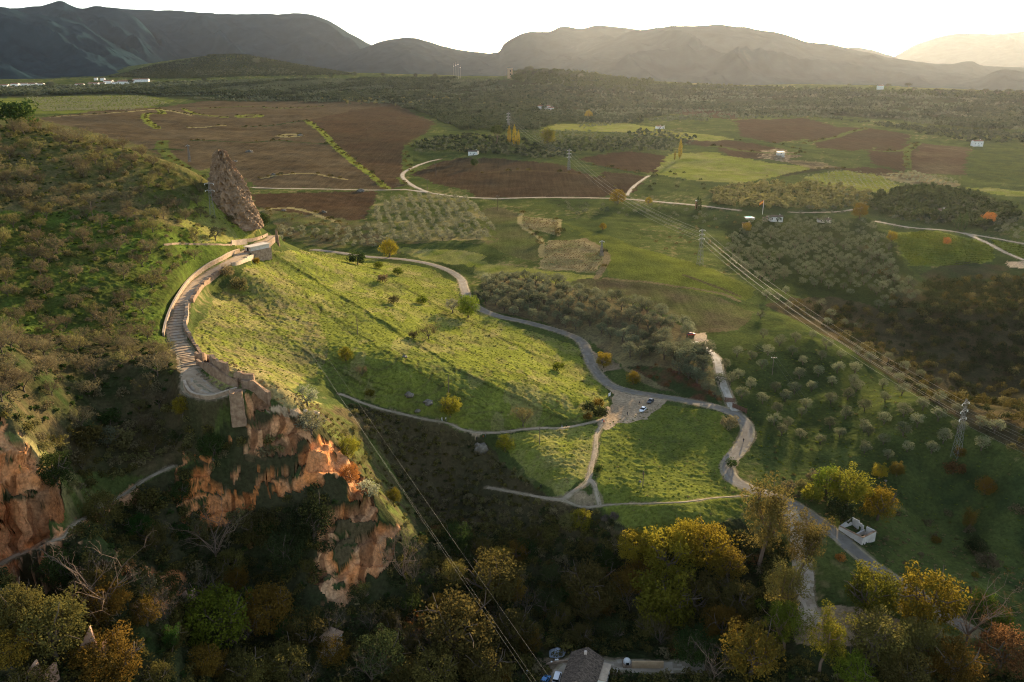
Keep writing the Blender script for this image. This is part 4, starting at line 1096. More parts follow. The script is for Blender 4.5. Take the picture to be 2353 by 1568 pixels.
by_hand("""
1035 936 24 | broad | yellow_green | round yellowish tree beside the trail, where the two walkers in white pass
1202 962 24 | almond | twig_olive | bare brown bush-like tree above the middle of the trail
1387 830 19 | broad | golden | golden tree at the lay-by on the lane bend
1455 870 16 | broad | golden | small yellow tree on the bank between lane and grove
1076 708 26 | broad | lime | bushy green tree where the lane hides behind the spur
1040 705 20 | olive | olive | olive tree beside the bushy green one at the hidden bend
895 575 20 | broad | golden | golden-green tree beside the lane behind the spur
985 765 20 | almond | twig_olive | thin leafless tree on the sunlit slope
795 815 17 | broad | yellow_green | yellow-green small tree on the shaded part of the spur
832 855 13 | almond | twig | tiny leafless tree on the shaded part of the spur
850 903 12 | bush | yellow_green | small yellowish shrub above the upper end of the trail
707 915 28 | olive | olive | olive tree at the outer end of the ruined terrace
716 978 34 | olive | olive | grey olive tree on the cliff edge past the terrace
800 1030 26 | broad | yellow_green | yellow-green tree low on the rock spur
806 1092 24 | broad | orange | orange-leaved tree on the crest of the rock spur
850 1128 28 | olive | olive | grey-green tree below the orange one on the rock spur
905 1140 18 | broad | yellow_green | small yellow tree at the end of the rock spur
1160 1020 20 | broad | yellow_green | yellowish tree on the knoll below the trail
1335 1195 26 | broad | yellow_green | yellow-olive tree on the edge between meadow and gorge
1305 1200 20 | broad | twig_olive | brownish tree beside the yellow-olive one on the meadow edge
420 935 22 | broad | golden | yellow tree right below the curved terrace wall
250 1010 30 | olive | olive_dark | grey-leaved tree in the dark hollow below the terrace
490 1030 32 | broad | green | dark green tree under the terrace wall
1775 1160 18 | broad | yellow_green | yellow-green tree where the dusty track leaves the lane
2020 1085 18 | broad | golden | golden round tree above the yellow ones of the roofless house
2060 1080 17 | broad | amber | amber round tree beside the golden one on the slope
2262 1118 22 | broad | amber | pale amber tree on the far slope by the pylon
2218 1200 18 | tall | amber | slim pale yellow tree on the slope beyond the roofless house
2203 1040 13 | broad | amber | orange tree at the foot of the nearer big pylon
1420 455 17 | broad | golden | golden round tree beside the gravel road in the fields
1490 463 8 | broad | golden | small golden tree farther along the gravel road
1385 522 8 | broad | golden | tiny golden tree in the pasture below the gravel road
1352 266 9 | broad | golden | yellow tree in front of the white farmhouse on the far side
1140 318 20 | pine | green | round dark stone pine beside the yellow poplars
1260 318 18 | broad | yellow_green | olive-yellow tree to the right of the yellow poplars
1090 375 9 | broad | green | palm-like small tree beside the little white farm
605 510 16 | broad | green | round green tree behind the rock fin, by the gate
495 540 18 | olive | olive_dark | dark evergreen bush-like tree above the side wall near the gate
42 268 44 | bush | green | big spreading evergreen tree on the skyline of the near hill
2175 555 9 | broad | orange | orange tree at the vineyard corner
2048 545 12 | broad | golden | yellow tree at the corner of the shaded grove
1975 488 18 | broad | golden | golden tree beside the white farmhouse with the flag
1715 525 12 | broad | golden | yellow-green tree by the swimming pool
2270 505 14 | broad | orange | orange tree beside the little blue-white house
""", "tree", "tree")
by_hand("""
1283 842 15 | bush | lime | bright green round bush on the sunlit slope above the lane
1352 935 16 | bush | dark_green | dark bush in the clump beside the car park
1375 925 14 | bush | amber | brown bush in the clump beside the car park
1380 948 17 | bush | dark_green | biggest dark bush in the clump beside the car park
1350 958 12 | bush | amber | lowest brown bush of the clump beside the car park
1676 972 23 | bush | twig | round brown leafless bush inside the lane bend
1375 1077 12 | bush | green | dark bush beside the path fork in the meadow
1680 1065 14 | bush | green | green bush at the lane edge in the meadow
1865 1135 26 | bush | yellow_green | yellow-green bush on the bank above the lane
1870 1095 18 | bush | twig | brown round bush on the bank above the lane
1810 1118 18 | bush | twig | brown bramble row along the upper edge of the lane
1840 1112 14 | bush | twig_olive | brown bramble beside the round bush above the lane
1930 1175 34 | bush | dark_green | dark ivy-covered bush beside the roofless house
1755 1165 18 | bush | dark_green | dark bush at the fork of the dusty track
1410 1185 12 | bush | twig_pale | pale leafless bush on the lower meadow edge
1390 1192 11 | bush | twig_pale | smaller pale leafless bush on the lower meadow edge
950 770 12 | bush | twig_olive | brown bush on the sunlit slope below the thin tree
870 610 12 | bush | lime | green bush below the lane behind the spur
915 625 13 | bush | lime | round green bush in the hollow behind the spur
880 640 14 | bush | dry | straw-coloured bush in the hollow behind the spur
970 690 14 | bush | lime | low green bush on the far flank of the spur
905 690 14 | bush | twig_olive | brownish bush on the far flank of the spur
820 595 22 | bush | green | dark bramble hedge beside the lane behind the spur
550 655 22 | bush | twig_olive | leafless shrub below the ruined parapet
520 625 18 | bush | dry | straw-brown creeper shrub on the ruined parapet
590 600 10 | bush | golden | yellow ivy bush at the ruined wall
2370 1180 20 | bush | russet | russet bush at the edge of the far ravine
2190 1075 22 | bush | russet | russet bush below the nearer big pylon
1930 1280 13 | bush | orange | orange sapling bush on the grass beside the lane
2240 1320 9 | bush | amber | small amber bush on the grass slope
2150 1240 12 | bush | amber | amber bush on the slope beyond the roofless house
2240 1250 26 | bush | dark_green | dark bramble patch on the slope beyond the roofless house
2270 1290 26 | bush | twig | brown bramble patch on the slope beyond the roofless house
""", "bush", "bush")
# yellow poplars in the fields
for x, y, h, lab in [(1170, 331, 42, "yellow poplar of the trio by the fields, paler and on the far side"), (1182, 334, 46, "tallest yellow poplar, in the middle of the trio by the fields"), (1191, 336, 36, "shortest yellow poplar of the trio by the fields"),
                     (1562, 365, 44, "slender yellow poplar standing alone by the pasture"), (1550, 368, 20, "short yellow poplar beside the slender one by the pasture")]:
    p = spot(x, y); plant("poplar_tree", "column", "golden", p, h * px_size(p), lab, "tree", w=1.1)
for x, y, h, lab in [(1742, 485, 34, "dark cypress in the pair beside the brick post"), (1748, 486, 30, "shorter dark cypress in the pair beside the brick post"), (2215, 531, 46, "dark cypress at the gate of the farm road"), (2200, 530, 40, "second dark cypress at the gate of the farm road")]:
    if x < 2000: x -= 140
    p = spot(x, y); plant("cypress_tree", "column", "green", p, h * px_size(p), lab, "tree", w=1.2)

# ---- the crowd of dark trees on the gorge floor
GT = off_road(scatter("-60 1400 60 1340 250 1330 440 1400 560 1300 700 1440 760 1400 900 1340 1000 1260 1180 1250 1280 1220 1420 1270 1460 1420 1560 1460 1700 1420 1760 1560 1560 1500 1420 1500 1240 1480 1180 1600 -60 1600", 7.4, .42, .3, .88), 4)
for q in GT:
    kind = ["broad", "broad", "broad", "bush", "bare"][int(RNG.integers(5))]
    lm = ["gorge", "dark_green", "gorge", "amber", "green"][int(RNG.integers(5))] if kind != "bare" else "twig"
    plant("gorge_tree", kind, lm, Vector(q), RNG.uniform(6.5, 10.5) * (.6 if kind == "bush" else 1), "dull brown-green tree in the crowd covering the shaded gorge floor", "tree", "trees crowding the shaded gorge floor", sink=.3)
HT = off_road(scatter("430 1190 560 1190 700 1210 740 1290 680 1400 560 1310 430 1300 330 1280 250 1240 330 1130 400 1090 430 1110", 7.0, .42, .3, .8), 4)
for q in HT:
    plant("gorge_tree", ["broad", "bush"][int(RNG.integers(2))], ["gorge", "dark_green", "green", "twig_olive"][int(RNG.integers(4))], Vector(q), RNG.uniform(4.5, 7.5), "dark leafy tree on the steep slope between the orange cliffs", "tree", "trees on the slope between the orange cliffs", sink=.3)

DT = off_road(scatter("200 960 300 930 400 930 530 965 540 1010 420 1050 300 1070 200 1090 140 1060 120 1000", 7.5, .45, .3, .85), 4)
for q in DT:
    plant("gorge_tree", ["broad", "almond", "almond", "bush"][int(RNG.integers(4))], ["gorge", "twig_olive", "twig", "green"][int(RNG.integers(4))], Vector(q), RNG.uniform(4.5, 7.0), "shaded brown tree in the dark hollow below the curved terrace", "tree", "trees in the dark hollow below the terrace", sink=.3)
for i, rec in enumerate("1182 170 6;1196 166 7;1205 168 5;1216 163 9;1228 168 6;1240 166 7;1252 167 8;1266 168 7;1278 170 6;1290 172 8;1304 170 7;1318 174 6;1334 174 6;1350 178 5;1380 182 5;1470 186 5;1560 190 4;1640 196 4;1950 196 5;2040 198 6;2086 200 8;2100 206 6;2150 209 6;2190 211 6;2230 212 7;2262 214 8;2290 216 8;2316 217 9;2340 218 9;2160 214 7;1000 172 5;955 170 4;880 168 4;815 168 5;760 172 4;700 172 4;118 196 8;300 186 5;470 180 5;590 140 7;606 138 6".split(";")):
    x, y, r = map(float, rec.split()); u, t = sight(x, y + 4)
    p = spot(x, y + 7); h = 2.1 * r * px_size(p)
    plant("pine_tree", "pine" if x > 1400 else "broad", "wood_lit" if i % 3 == 0 else "wood", p, h, "dark tree standing out on the far ridge skyline", "tree", "trees on the far ridge skyline", w=1.3, sink=.5)
# ---- undergrowth nobody could count
r_ = np.random.default_rng(3)
def tuft(n, k=3, flat=.6, size=.2, seed=1, up=0):
    r = np.random.default_rng(seed); out = []
    for _ in range(k):
        p = rand_dirs(r, n) * r.uniform(.5, 1, (n, 1)) * .5; p[:, 2] = np.abs(p[:, 2]) * flat * 1.3 + .05
        out.append(quads(r, p, size, .55, up))
    return out
big_bush = [clumps(np.random.default_rng(s), 14, 16, .6, .9, -.1, .24, .9, .3) for s in range(4)]
big_bush = [quads(np.random.default_rng(9), c, .075, .6) for c in big_bush]
T1, T2, T3 = tuft(34), tuft(26, seed=4), tuft(14, size=.3, seed=6, up=.8)
GM = ["dark_green", "gorge", "twig", "twig_olive", "green", "dry", "russet", "lime"]
gorge_poly = "-200 1330 0 1320 180 1200 330 1120 420 1090 480 1190 600 1180 700 1110 770 1140 740 1310 700 1420 800 1400 900 1320 960 1230 1050 1200 1150 1220 1280 1170 1380 1190 1480 1240 1700 1220 1800 1240 1840 1400 1820 1500 1900 1568 2353 1540 2400 1640 -200 1640"
slope_poly = "800 930 1000 975 1080 1000 1180 1085 1280 1150 1390 1180 1450 1240 1300 1250 1100 1250 960 1200 900 1080"
front_poly = "380 940 540 960 560 1000 640 1010 700 1000 640 1060 560 1080 430 1090 330 1110 200 1170 150 1150 100 1060 60 1000 0 960 60 960 250 1000"
swarm("undergrowth", [
    (big_bush, off_road(scatter(gorge_poly, 3.6, .5, .2, .8), 4), 3.6, 1.1, 1), (big_bush, off_road(scatter(gorge_poly, 4.6, .5, .5, .8), 4), 3.4, 1.1, 0),
    (big_bush, off_road(scatter(gorge_poly, 11, .5, .8, .7), 4), 4.0, 1.0, 2), (T1, off_road(scatter(gorge_poly, 4.0, .5, .1, .8), 3.5), 2.2, 1.2, 4), (big_bush, off_road(scatter(gorge_poly, 17, .5, .3, .6), 5), 3.5, 1, 6),
    (T1, off_road(scatter(slope_poly, 2.4, .5, .3, .8), 2.2), 1.7, 1.2, 1), (big_bush, off_road(scatter(slope_poly, 3.2, .5, .7, .7), 2.5), 2.3, 1, 2), (big_bush, off_road(scatter(slope_poly, 4, .5, .2, .7), 2.5), 2.3, 1, 3), (T1, off_road(scatter(slope_poly, 5, .5, .9, .7), 2.5), 1.6, 1.2, 0),
    (big_bush, off_road(scatter(front_poly, 3.4, .5, .2, .75), 3), 3.0, 1, 3), (big_bush, off_road(scatter(front_poly, 4.0, .5, .6, .75), 3), 3.0, 1, 1), (big_bush, off_road(scatter(front_poly, 7, .5, .9, .7), 3), 3.6, 1, 2),
    (big_bush, off_road(scatter("-200 780 0 775 360 790 400 850 380 930 250 1000 60 980 -150 900", 6.5, .5, .4, .7), 4), 3.2, 1, 2), (T1, scatter("-200 780 0 775 360 790 400 850 380 930 250 1000 60 980 -150 900", 4, .5, .8, .7), 1.8, 1.2, 4),
    (big_bush, scatter("-250 310 40 290 300 345 440 420 560 530 470 555 400 640 360 700 350 780 -200 770", 7.5, .5, .7, .6), 2.6, 1.1, 3), (big_bush, scatter("-250 310 40 290 300 345 440 420 560 530 470 555 400 640 360 700 350 780 -200 770", 7.5, .5, .3, .6), 2.8, 1.1, 2), (T1, scatter("-250 310 40 290 300 345 440 420 560 530 470 555 400 640 360 700 350 780 -200 770", 5.5, .5, .2, .6), 1.3, 1.2, 4),
    (T1, scatter("-250 310 40 290 300 345 440 420 560 530 470 555 400 640 360 700 350 780 -200 770", 7, .5, .9, .6), 1.3, 1.2, 7),
    (big_bush, scatter("700 940 780 950 860 1040 950 1180 930 1230 860 1120 790 1040", 4.5, .5, .3, .6), 2.4, 1, 3), (T1, scatter("700 940 780 950 860 1040 950 1180 930 1230 860 1120 790 1040", 3, .5, .3, .6), 1.3, 1.2, 1),
    ], "tangled dark undergrowth of ivy, brambles and leafless shrubs on the gorge slopes", "undergrowth", GM)
rav = "1980 560 2050 700 1900 700 1800 690 1960 800 2150 930 2360 1080 2420 1100 2420 620 2300 640 2200 640 2130 720 2080 680"
swarm("ravine_scrub", [(big_bush, scatter(rav, 8, .5, .3, .7), 4.2, 1, 0), (big_bush, scatter(rav, 10, .5, .8, .7), 4.5, 1, 1), (big_bush, scatter(rav, 17, .5, .5, .6), 5, 1, 3), (big_bush, scatter("2050 720 2150 640 2400 650 2420 900 2300 860 2150 800", 9, .5, .5, .8), 6, 1, 0),
    (big_bush, off_road(scatter("1720 1150 1900 1100 2100 1180 2400 1330 2400 1560 2150 1380 1980 1270 1850 1200", 9, .5, .5, .5), 4), 1.7, 1.2, 2), (T3, off_road(scatter("1720 1150 1900 1100 2100 1180 2400 1330 2400 1560 2150 1380 1980 1270 1850 1200", 2.2, .5, .5, .5), 3), .6, 1.8, 5), (T1, off_road(scatter("1700 960 1760 1120 1900 1090 2350 1330 2350 1080 2100 930 1900 800 1700 800", 7, .5, .1, .4), 3), .9, 1.4, 3), (big_bush, scatter("2080 1130 2400 1100 2400 1330 2250 1280 2100 1200", 11, .5, .5, .6), 3.6, 1, 2),
    (big_bush, off_road(scatter("1440 850 1560 905 1660 932 1690 900 1600 860 1500 840", 5, .5, .5, .7), 4), 2.0, 1, 6), (big_bush, off_road(scatter("1640 480 1760 500 1660 560 1690 640 1560 600 1480 560 1560 510", 14, .5, .5, .6), 5), 2.6, 1, 3),
    (big_bush, scatter("1750 400 1900 420 2010 445 1900 470 1700 470 1640 440", 14, .5, .1, .4), 3, 1, 3), (big_bush, scatter("600 480 700 495 860 530 760 560 640 545 620 510", 9, .5, .5, .5), 2.6, 1, 3),
    (big_bush, scatter("1300 400 1400 395 1560 440 1480 450 1400 452", 26, .5, .5, .5), 3, 1.3, 3), (big_bush, scatter("1500 380 1650 400 1640 440 1500 440 1460 420", 20, .5, .5, .5), 3.4, 1.2, 0)],
    "dense brown and dark green scrub filling the shaded ravine", "scrub", GM)
swarm("hedge_scrub", [(big_bush, hb, 3.0, 1.4, 1), (big_bush, hb[::3] + (2.5, 1.5, 0), 4.2, 1.2, 0), (big_bush, hb[1::4] + (-2, 2, 0), 3.2, 1.3, 3)], "ragged lines of scrub along the field boundaries of the valley", "hedge scrub", GM)
green_poly = "615 575 700 575 850 598 980 615 1050 650 1065 700 1200 760 1320 790 1390 890 1400 955 1250 975 1110 980 1000 950 870 925 790 890 700 860 620 890 480 820 450 760 500 690 560 620"
meadow = "1140 1000 1380 980 1520 928 1660 950 1690 1030 1660 1090 1740 1135 1700 1175 1600 1210 1500 1235 1440 1200 1370 1150 1290 1130 1200 1070"
swarm("vineyard", [(T3, off_road(scatter("2048 542 2130 530 2278 562 2285 598 2200 613 2092 610", 1.5, .15, .25, .9, 2.4), 3), 1.5, 1.3, 7), (T3, off_road(scatter("2275 553 2400 575 2400 600 2330 592", 1.5, .15, .25, .9, 2.4), 3), 1.5, 1.3, 7),
    (T3, scatter("1200 498 1284 507 1280 538 1204 522", 1.8, .15, -.35, .8, 2.2), 1.1, 1.2, 5), (T3, scatter("1260 553 1338 553 1390 589 1366 625 1245 614", 1.8, .15, -.35, .8, 2.2), 1.1, 1.2, 5)], "rows of low vines in the green and the straw-coloured vineyard plots", "vines", GM)
swarm("grass_tufts", [(T3, off_road(scatter(green_poly, 1.9, .5, .3, .5), 1.8), .34, 2.4, 7), (T3, off_road(scatter(green_poly, 6, .5, .7, .4), 1.8), .34, 2.2, 5), (T3, off_road(scatter(meadow, 1.8, .5, .3, .5), 1.8), .32, 2.4, 7), (T3, off_road(scatter(meadow, 4, .5, .8, .5), 1.8), .34, 2.2, 5),
    (T1, off_road(scatter(green_poly, 13, .5, .1, .4), 2), .9, 1.5, 3), (T3, scatter("500 820 600 870 740 930 730 960 620 920 480 850", 1.6, .5, .5, .6), .8, 1.6, 5), (T3, off_road(scatter("1690 950 1740 1130 1900 1090 2350 1330 2350 1080 2100 930 1900 800 1700 800", 3.2, .5, .5, .6), 3), .5, 2.2, 7)],
    "rough tufts of bright and dry grass on the open slopes", "grass", GM)
# ------------------------------------------------------------------ mesh builder for made things
class MB:
    def __init__(s): s.v, s.f, s.m = [], [], []
    def add(s, v, f, mi=0):
        o = len(s.v); s.v += [tuple(map(float, q)) for q in v]; s.f += [[i + o for i in q] for q in f]; s.m += [mi] * len(f); return s
    def box(s, x0, x1, y0, y1, z0, z1, mi=0, tx=0.0, ty=0.0):
        """box; tx, ty draw the top in"""
        v = [(x0, y0, z0), (x1, y0, z0), (x1, y1, z0), (x0, y1, z0), (x0 + tx, y0 + ty, z1), (x1 - tx, y0 + ty, z1), (x1 - tx, y1 - ty, z1), (x0 + tx, y1 - ty, z1)]
        return s.add(v, [[0, 3, 2, 1], [4, 5, 6, 7], [0, 1, 5, 4], [1, 2, 6, 5], [2, 3, 7, 6], [3, 0, 4, 7]], mi)
    def tube(s, pts, rad, k=6, mi=0):
        if not hasattr(rad, '__len__'): rad = [rad] * len(pts)
        v, f = tube(pts, rad, k); n = len(pts)
        s.add(v, [list(q) for q in f] + [list(range(k))[::-1], [(n - 1) * k + j for j in range(k)]], mi); return s
    def disc(s, c, r, h, k=16, mi=0, r2=None):
        r2 = r if r2 is None else r2; c = Vector(c); v = []
        for z, q in ((0, r), (h, r2)):
            v += [(c.x + q * math.cos(6.28319 * i / k), c.y + q * math.sin(6.28319 * i / k), c.z + z) for i in range(k)]
        return s.add(v, [[i, (i + 1) % k, k + (i + 1) % k, k + i] for i in range(k)] + [list(range(k))[::-1], list(range(k, 2 * k))], mi)
    def build(s, name, mats, parent=None, smooth=False, bevel=0.0):
        me = bpy.data.meshes.new(name); me.from_pydata(s.v, [], s.f); me.update()
        for m in (mats if isinstance(mats, (list, tuple)) else [mats]): me.materials.append(m)
        me.polygons.foreach_set("material_index", s.m)
        if smooth: me.polygons.foreach_set("use_smooth", [True] * len(s.f))
        o = link(name, me, parent)
        if bevel:
            b = o.modifiers.new("edge", 'BEVEL'); b.width = bevel; b.segments = 2; b.limit_method = 'ANGLE'
        return o

STONE = noisy("rubble_stone", (.24, .165, .105), (.40, .29, .20), .9, bump=.6, bscale=2.5)
STONE_LT = noisy("pale_coping_stone", (.36, .27, .19), (.52, .40, .28), .7, bump=.4, bscale=2.5)
RUINM = noisy("crumbling_masonry", (.20, .12, .075), (.36, .24, .15), .6, bump=.9, bscale=1.6, c3=(.42, .30, .20))
PAVE = noisy("path_paving", (.32, .225, .14), (.44, .32, .205), .6, bump=.3)
PAVE_DK = noisy("path_step_shade", (.19, .14, .09), (.29, .21, .14), 1.0)  # shade of the step risers given as a darker paving colour
WHITE = noisy("limewash", (.66, .62, .55), (.80, .77, .71), .5)
PLASTER = noisy("weathered_plaster", (.48, .42, .36), (.66, .60, .52), .35, bump=.15, c3=(.60, .46, .33))
TILE = noisy("old_roof_tiles", (.05, .038, .03), (.20, .15, .11), 1.6, bump=.9, bscale=2.2, stretch=(1.6, .8, .8))
TILE_RED = noisy("red_roof_tiles", (.22, .10, .065), (.36, .18, .11), .4, bump=.4)
DARK = noisy("dark_opening", (.012, .010, .008), (.022, .020, .018), 1.0)
STEEL = noisy("galvanised_steel", (.16, .155, .14), (.26, .25, .23), .8, rough=.5, metal=.3)
WIRE = noisy("bare_conductor", (.26, .24, .20), (.34, .31, .26), .2, rough=.5)
WOODP = noisy("pole_wood", (.12, .085, .06), (.20, .15, .11), 1.0, stretch=(4, 4, .3))
GATEM = noisy("brown_boards", (.10, .055, .035), (.18, .10, .07), 1.5, stretch=(3, 3, .4))
ARMS = noisy("bright_crossarm", (.42, .40, .36), (.56, .53, .48), .8)
GLASS, _n, _b = material("dark_glass", .12, .5); _b.inputs["Base Color"].default_value = (.015, .018, .022, 1)
TYRE, _n, _b = material("tyre_rubber", .8); _b.inputs["Base Color"].default_value = (.015, .015, .015, 1)
def paint_mat(name, c, rough=.35, spec=.5, metal=0.0):
    m, n, b = material(name, rough, spec); b.inputs["Base Color"].default_value = (*c, 1); b.inputs["Metallic"].default_value = metal
    return m

# ---- zoomed survey views -> survey pixels
def zv(x0, y0, s): return lambda x, y: ((x0 + x * s) * .91914, (y0 + y * s) * .91914)
Z4 = zv(380, 540, .33167)
def zline(t): return [Z4(x, y) for x, y in pix(t)]
def wall_on(line, thick, top, deep, name, label, cat, mat, ruin=0.0, group=None, closed=False, seed=0, coping=None):
    """masonry wall along survey points, following the ground"""
    P = [spot(*q) for q in smooth_line(line, 5)]
    P = np.array([(p.x, p.y, p.z) for p in P]); s = np.concatenate([[0], np.cumsum(np.hypot(*np.diff(P[:, :2], axis=0).T))])
    n = max(4, int(s[-1] / .8)); q = np.linspace(0, s[-1], n)
    X, Y = np.interp(q, s, P[:, 0]), np.interp(q, s, P[:, 1]); Z = ground(X, Y)
    for _ in range(8): Z = np.convolve(np.pad(Z, 1, 'edge'), [.25, .5, .25], 'valid')
    tx, ty = np.gradient(X), np.gradient(Y); L = np.hypot(tx, ty) + 1e-9; nx, ny = -ty / L * thick / 2, tx / L * thick / 2
    h = top * (1 + ruin * (fbm(q / 3.5, q * 0, 60 + seed, 3) * 1.1 + .25 * np.round(3 * vnoise(q / 1.6, q * 0, 61 + seed)) - .35))
    c = P[:, :2].mean(0); cx, cy = float(c[0]), float(c[1]); cz = float(Z.mean())
    rows = np.stack([np.stack([X - nx - cx, Y - ny - cy, Z - deep - cz], 1), np.stack([X - nx * .92 - cx, Y - ny * .92 - cy, Z + h - cz], 1),
                     np.stack([X + nx * .92 - cx, Y + ny * .92 - cy, Z + h - cz], 1), np.stack([X + nx - cx, Y + ny - cy, Z - deep - cz], 1)], 1)
    b = MB(); ii = np.arange(n * 4).reshape(n, 4)
    F = [[ii[k, j], ii[k, j + 1], ii[k + 1, j + 1], ii[k + 1, j]] for k in range(n - 1) for j in range(3)]
    b.add(rows.reshape(-1, 3), [list(map(int, f)) for f in F] + [[0, 3, 2, 1], [int(x) for x in ii[-1]]])
    root = b.build(name, mat); root.location = (cx, cy, cz)
    tag(root, label, cat, group)
    if coping:
        b2 = MB(); r2 = np.stack([rows[:, 1] + (rows[:, 1] - rows[:, 2]) * .12, rows[:, 1] + (rows[:, 1] - rows[:, 2]) * .12 + (0, 0, .16), rows[:, 2] + (rows[:, 2] - rows[:, 1]) * .12 + (0, 0, .16), rows[:, 2] + (rows[:, 2] - rows[:, 1]) * .12], 1)
        b2.add(r2.reshape(-1, 3), [list(map(int, f)) for f in F] + [[0, 3, 2, 1], [int(x) for x in ii[-1]]])
        b2.build("coping", coping, root)
    return root

wall_on(zline("660 272 600 290 520 335 430 380 350 435 285 495 245 545 200 615 160 685 130 755 105 830 88 912"), .7, 1.5, 2.5, "parapet_wall", "long curved stone parapet on the hillside edge of the walled path", "wall", STONE, coping=STONE_LT)
wall_on(zline("245 1255 262 1310 300 1355 380 1378 460 1380 560 1345 640 1320"), .7, 1.1, 2.5, "parapet_wall", "low curved stone parapet round the ruined terrace above the gorge", "wall", STONE, coping=STONE_LT)
wall_on(zline("600 372 650 360 700 335 760 305"), 1.2, 1.2, 3.2, "ruined_wall", "tall ashlar-faced remnant of ruined wall below the white kiosk", "wall", STONE_LT, .35, seed=1)
wall_on(zline("300 650 330 600 380 530 430 485 500 435 540 405"), 1.5, 1.3, 3.0, "ruined_wall", "ivy-grown stretch of broken wall along the middle of the path", "wall", RUINM, .55, seed=2)
wall_on(zline("262 665 266 720 262 790 250 830 262 880 290 925"), 1.3, 1.7, 2.5, "ruined_wall", "stepped broken wall beside the path steps", "wall", STONE, .5, seed=3)
wall_on(zline("290 930 320 975 350 1020 378 1070"), 1.1, 1.3, 1.5, "ruined_wall", "short crumbled wall between the steps and the terrace", "wall", RUINM, .6, seed=4)
wall_on(zline("335 1092 400 1100 470 1125 540 1160 575 1195"), 1.1, 2.6, 1.5, "ruined_wall", "dark jagged wall at the top of the terrace ruins", "wall", RUINM, .4, seed=5)
wall_on(zline("345 1125 430 1165 520 1215 600 1255 655 1285"), .9, 1.9, 1.0, "ruined_wall", "inner dark wall beside the stairs of the terrace ruins", "wall", RUINM, .3, seed=6)
wall_on(zline("620 1222 700 1235 775 1268"), 1.2, 2.3, 1.5, "ruined_wall", "brick-red broken wall on the grass side of the terrace ruins", "wall", RUINM, .4, seed=7)
wall_on(zline("690 1290 760 1310 830 1345 890 1400"), 1.4, 2.6, 1.5, "ruined_wall", "large leaning wall of the terrace ruins, above the cliff", "wall", RUINM, .35, seed=8)
wall_on(zline("600 215 660 210 715 205"), .6, 2.2, 1.0, "boundary_wall", "pale grey wall joining the white kiosk to the hillside", "wall", STONE_LT)
wall_on(zline("90 222 200 212 330 218 470 220 600 222"), .5, .7, .8, "boundary_wall", "thin low wall running across the hillside to the kiosk", "wall", STONE)
wall_on(zline("680 190 760 185 830 165 872 145"), .5, 1.2, .8, "boundary_wall", "low stone wall along the uphill side of the gate", "wall", STONE)
wall_on(zline("850 240 890 215 930 185"), 1.0, 2.6, 2.0, "boundary_wall", "stone wall between the white kiosk and the gate pillar", "wall", STONE)
def zz(t, z): return [z(x, y) for x, y in pix(t)]
Y1 = zv(1250, 1580, 1 / 4.706)
wall_on(zz("1550 428 1700 426 1850 428 1920 424", Y1), .5, 2.3, .5, "boundary_wall", "ochre wall along the gorge lane beside the white oven", "wall", noisy("ochre_render", (.40, .26, .14), (.52, .35, .20), .6, bump=.2))
wall_on(zz("380 475 480 425 560 395 700 365 810 358", Y1), .5, .7, .5, "boundary_wall", "rough low stone wall round the yard of the tiled house", "wall", STONE, .3, seed=9)

# steps of the walled path: stone nosings, darkened to stand for shaded risers
def steps(line, w, gap):
    P = [spot(*q) for q in smooth_line(zline(line), 6)]; P = np.array([(p.x, p.y) for p in P]); s = np.concatenate([[0], np.cumsum(np.hypot(*np.diff(P, axis=0).T))])
    b = MB()
    for q in np.arange(1, s[-1], gap):
        x, y = np.interp(q, s, P[:, 0]), np.interp(q, s, P[:, 1]); x2, y2 = np.interp(q + .5, s, P[:, 0]), np.interp(q + .5, s, P[:, 1])
        d = np.array([x2 - x, y2 - y]); d = d / (np.linalg.norm(d) + 1e-9) if np.linalg.norm(d) > 1e-6 else np.array([0, 1.0]); nn = np.array([-d[1], d[0]])
        z = float(ground(x, y)) + .1
        c = [np.array([x, y]) + d * e + nn * k for e, k in ((-.09, -w), (.09, -w), (.09, w), (-.09, w))]
        b.add([(*k, z - .3) for k in c] + [(*k, z + .2) for k in c], [[0, 3, 2, 1], [4, 5, 6, 7], [0, 1, 5, 4], [1, 2, 6, 5], [2, 3, 7, 6], [3, 0, 4, 7]])
    tag(b.build("path_steps", PAVE_DK), kind="structure")
steps("225 655 215 700 200 760 180 815 185 880 205 950 235 1010 265 1060 280 1110 285 1150", 2.6, 2.9)
steps("350 1180 420 1215 500 1255 570 1290 620 1312", 1.6, 2.2)

# ruined tower stump, gate pillar, rock fin
def rough_block(name, p, w, d, h, rot, mat, label, cat, top=.85, seed=1, n=14, amp=.25, sink=3.0):
    b = MB(); V = []; k = 28
    for i in range(n + 1):
        t = i / n; z = -sink + (h + sink) * t; f = 1 - (1 - top) * t
        for j in range(k):
            a = 2 * math.pi * j / k; c, s_ = math.cos(a), math.sin(a); e = max(abs(c), abs(s_)); sq = .82 / e + .18
            x, y = c * sq * w / 2 * f, s_ * sq * d / 2 * f
            nz = float(fbm(np.array([j * .55 + seed]), np.array([z * .7]), seed, 3)[0]) * amp if i else 0
            V.append((x * (1 + nz / w * 2), y * (1 + nz / d * 2), z + (float(vnoise(np.array([j * .9]), np.array([seed * 3.3]))[0]) - .5) * amp * 3 * (i == n)))
    F = [[i * k + j, i * k + (j + 1) % k, (i + 1) * k + (j + 1) % k, (i + 1) * k + j] for i in range(n) for j in range(k)]
    V.append((0, 0, h - amp)); F += [[n * k + j, n * k + (j + 1) % k, len(V) - 1] for j in range(k)]
    b.add(V, F); o = b.build(name, mat); o.location = p; o.rotation_euler = (0, 0, rot)
    return tag(o, label, cat)
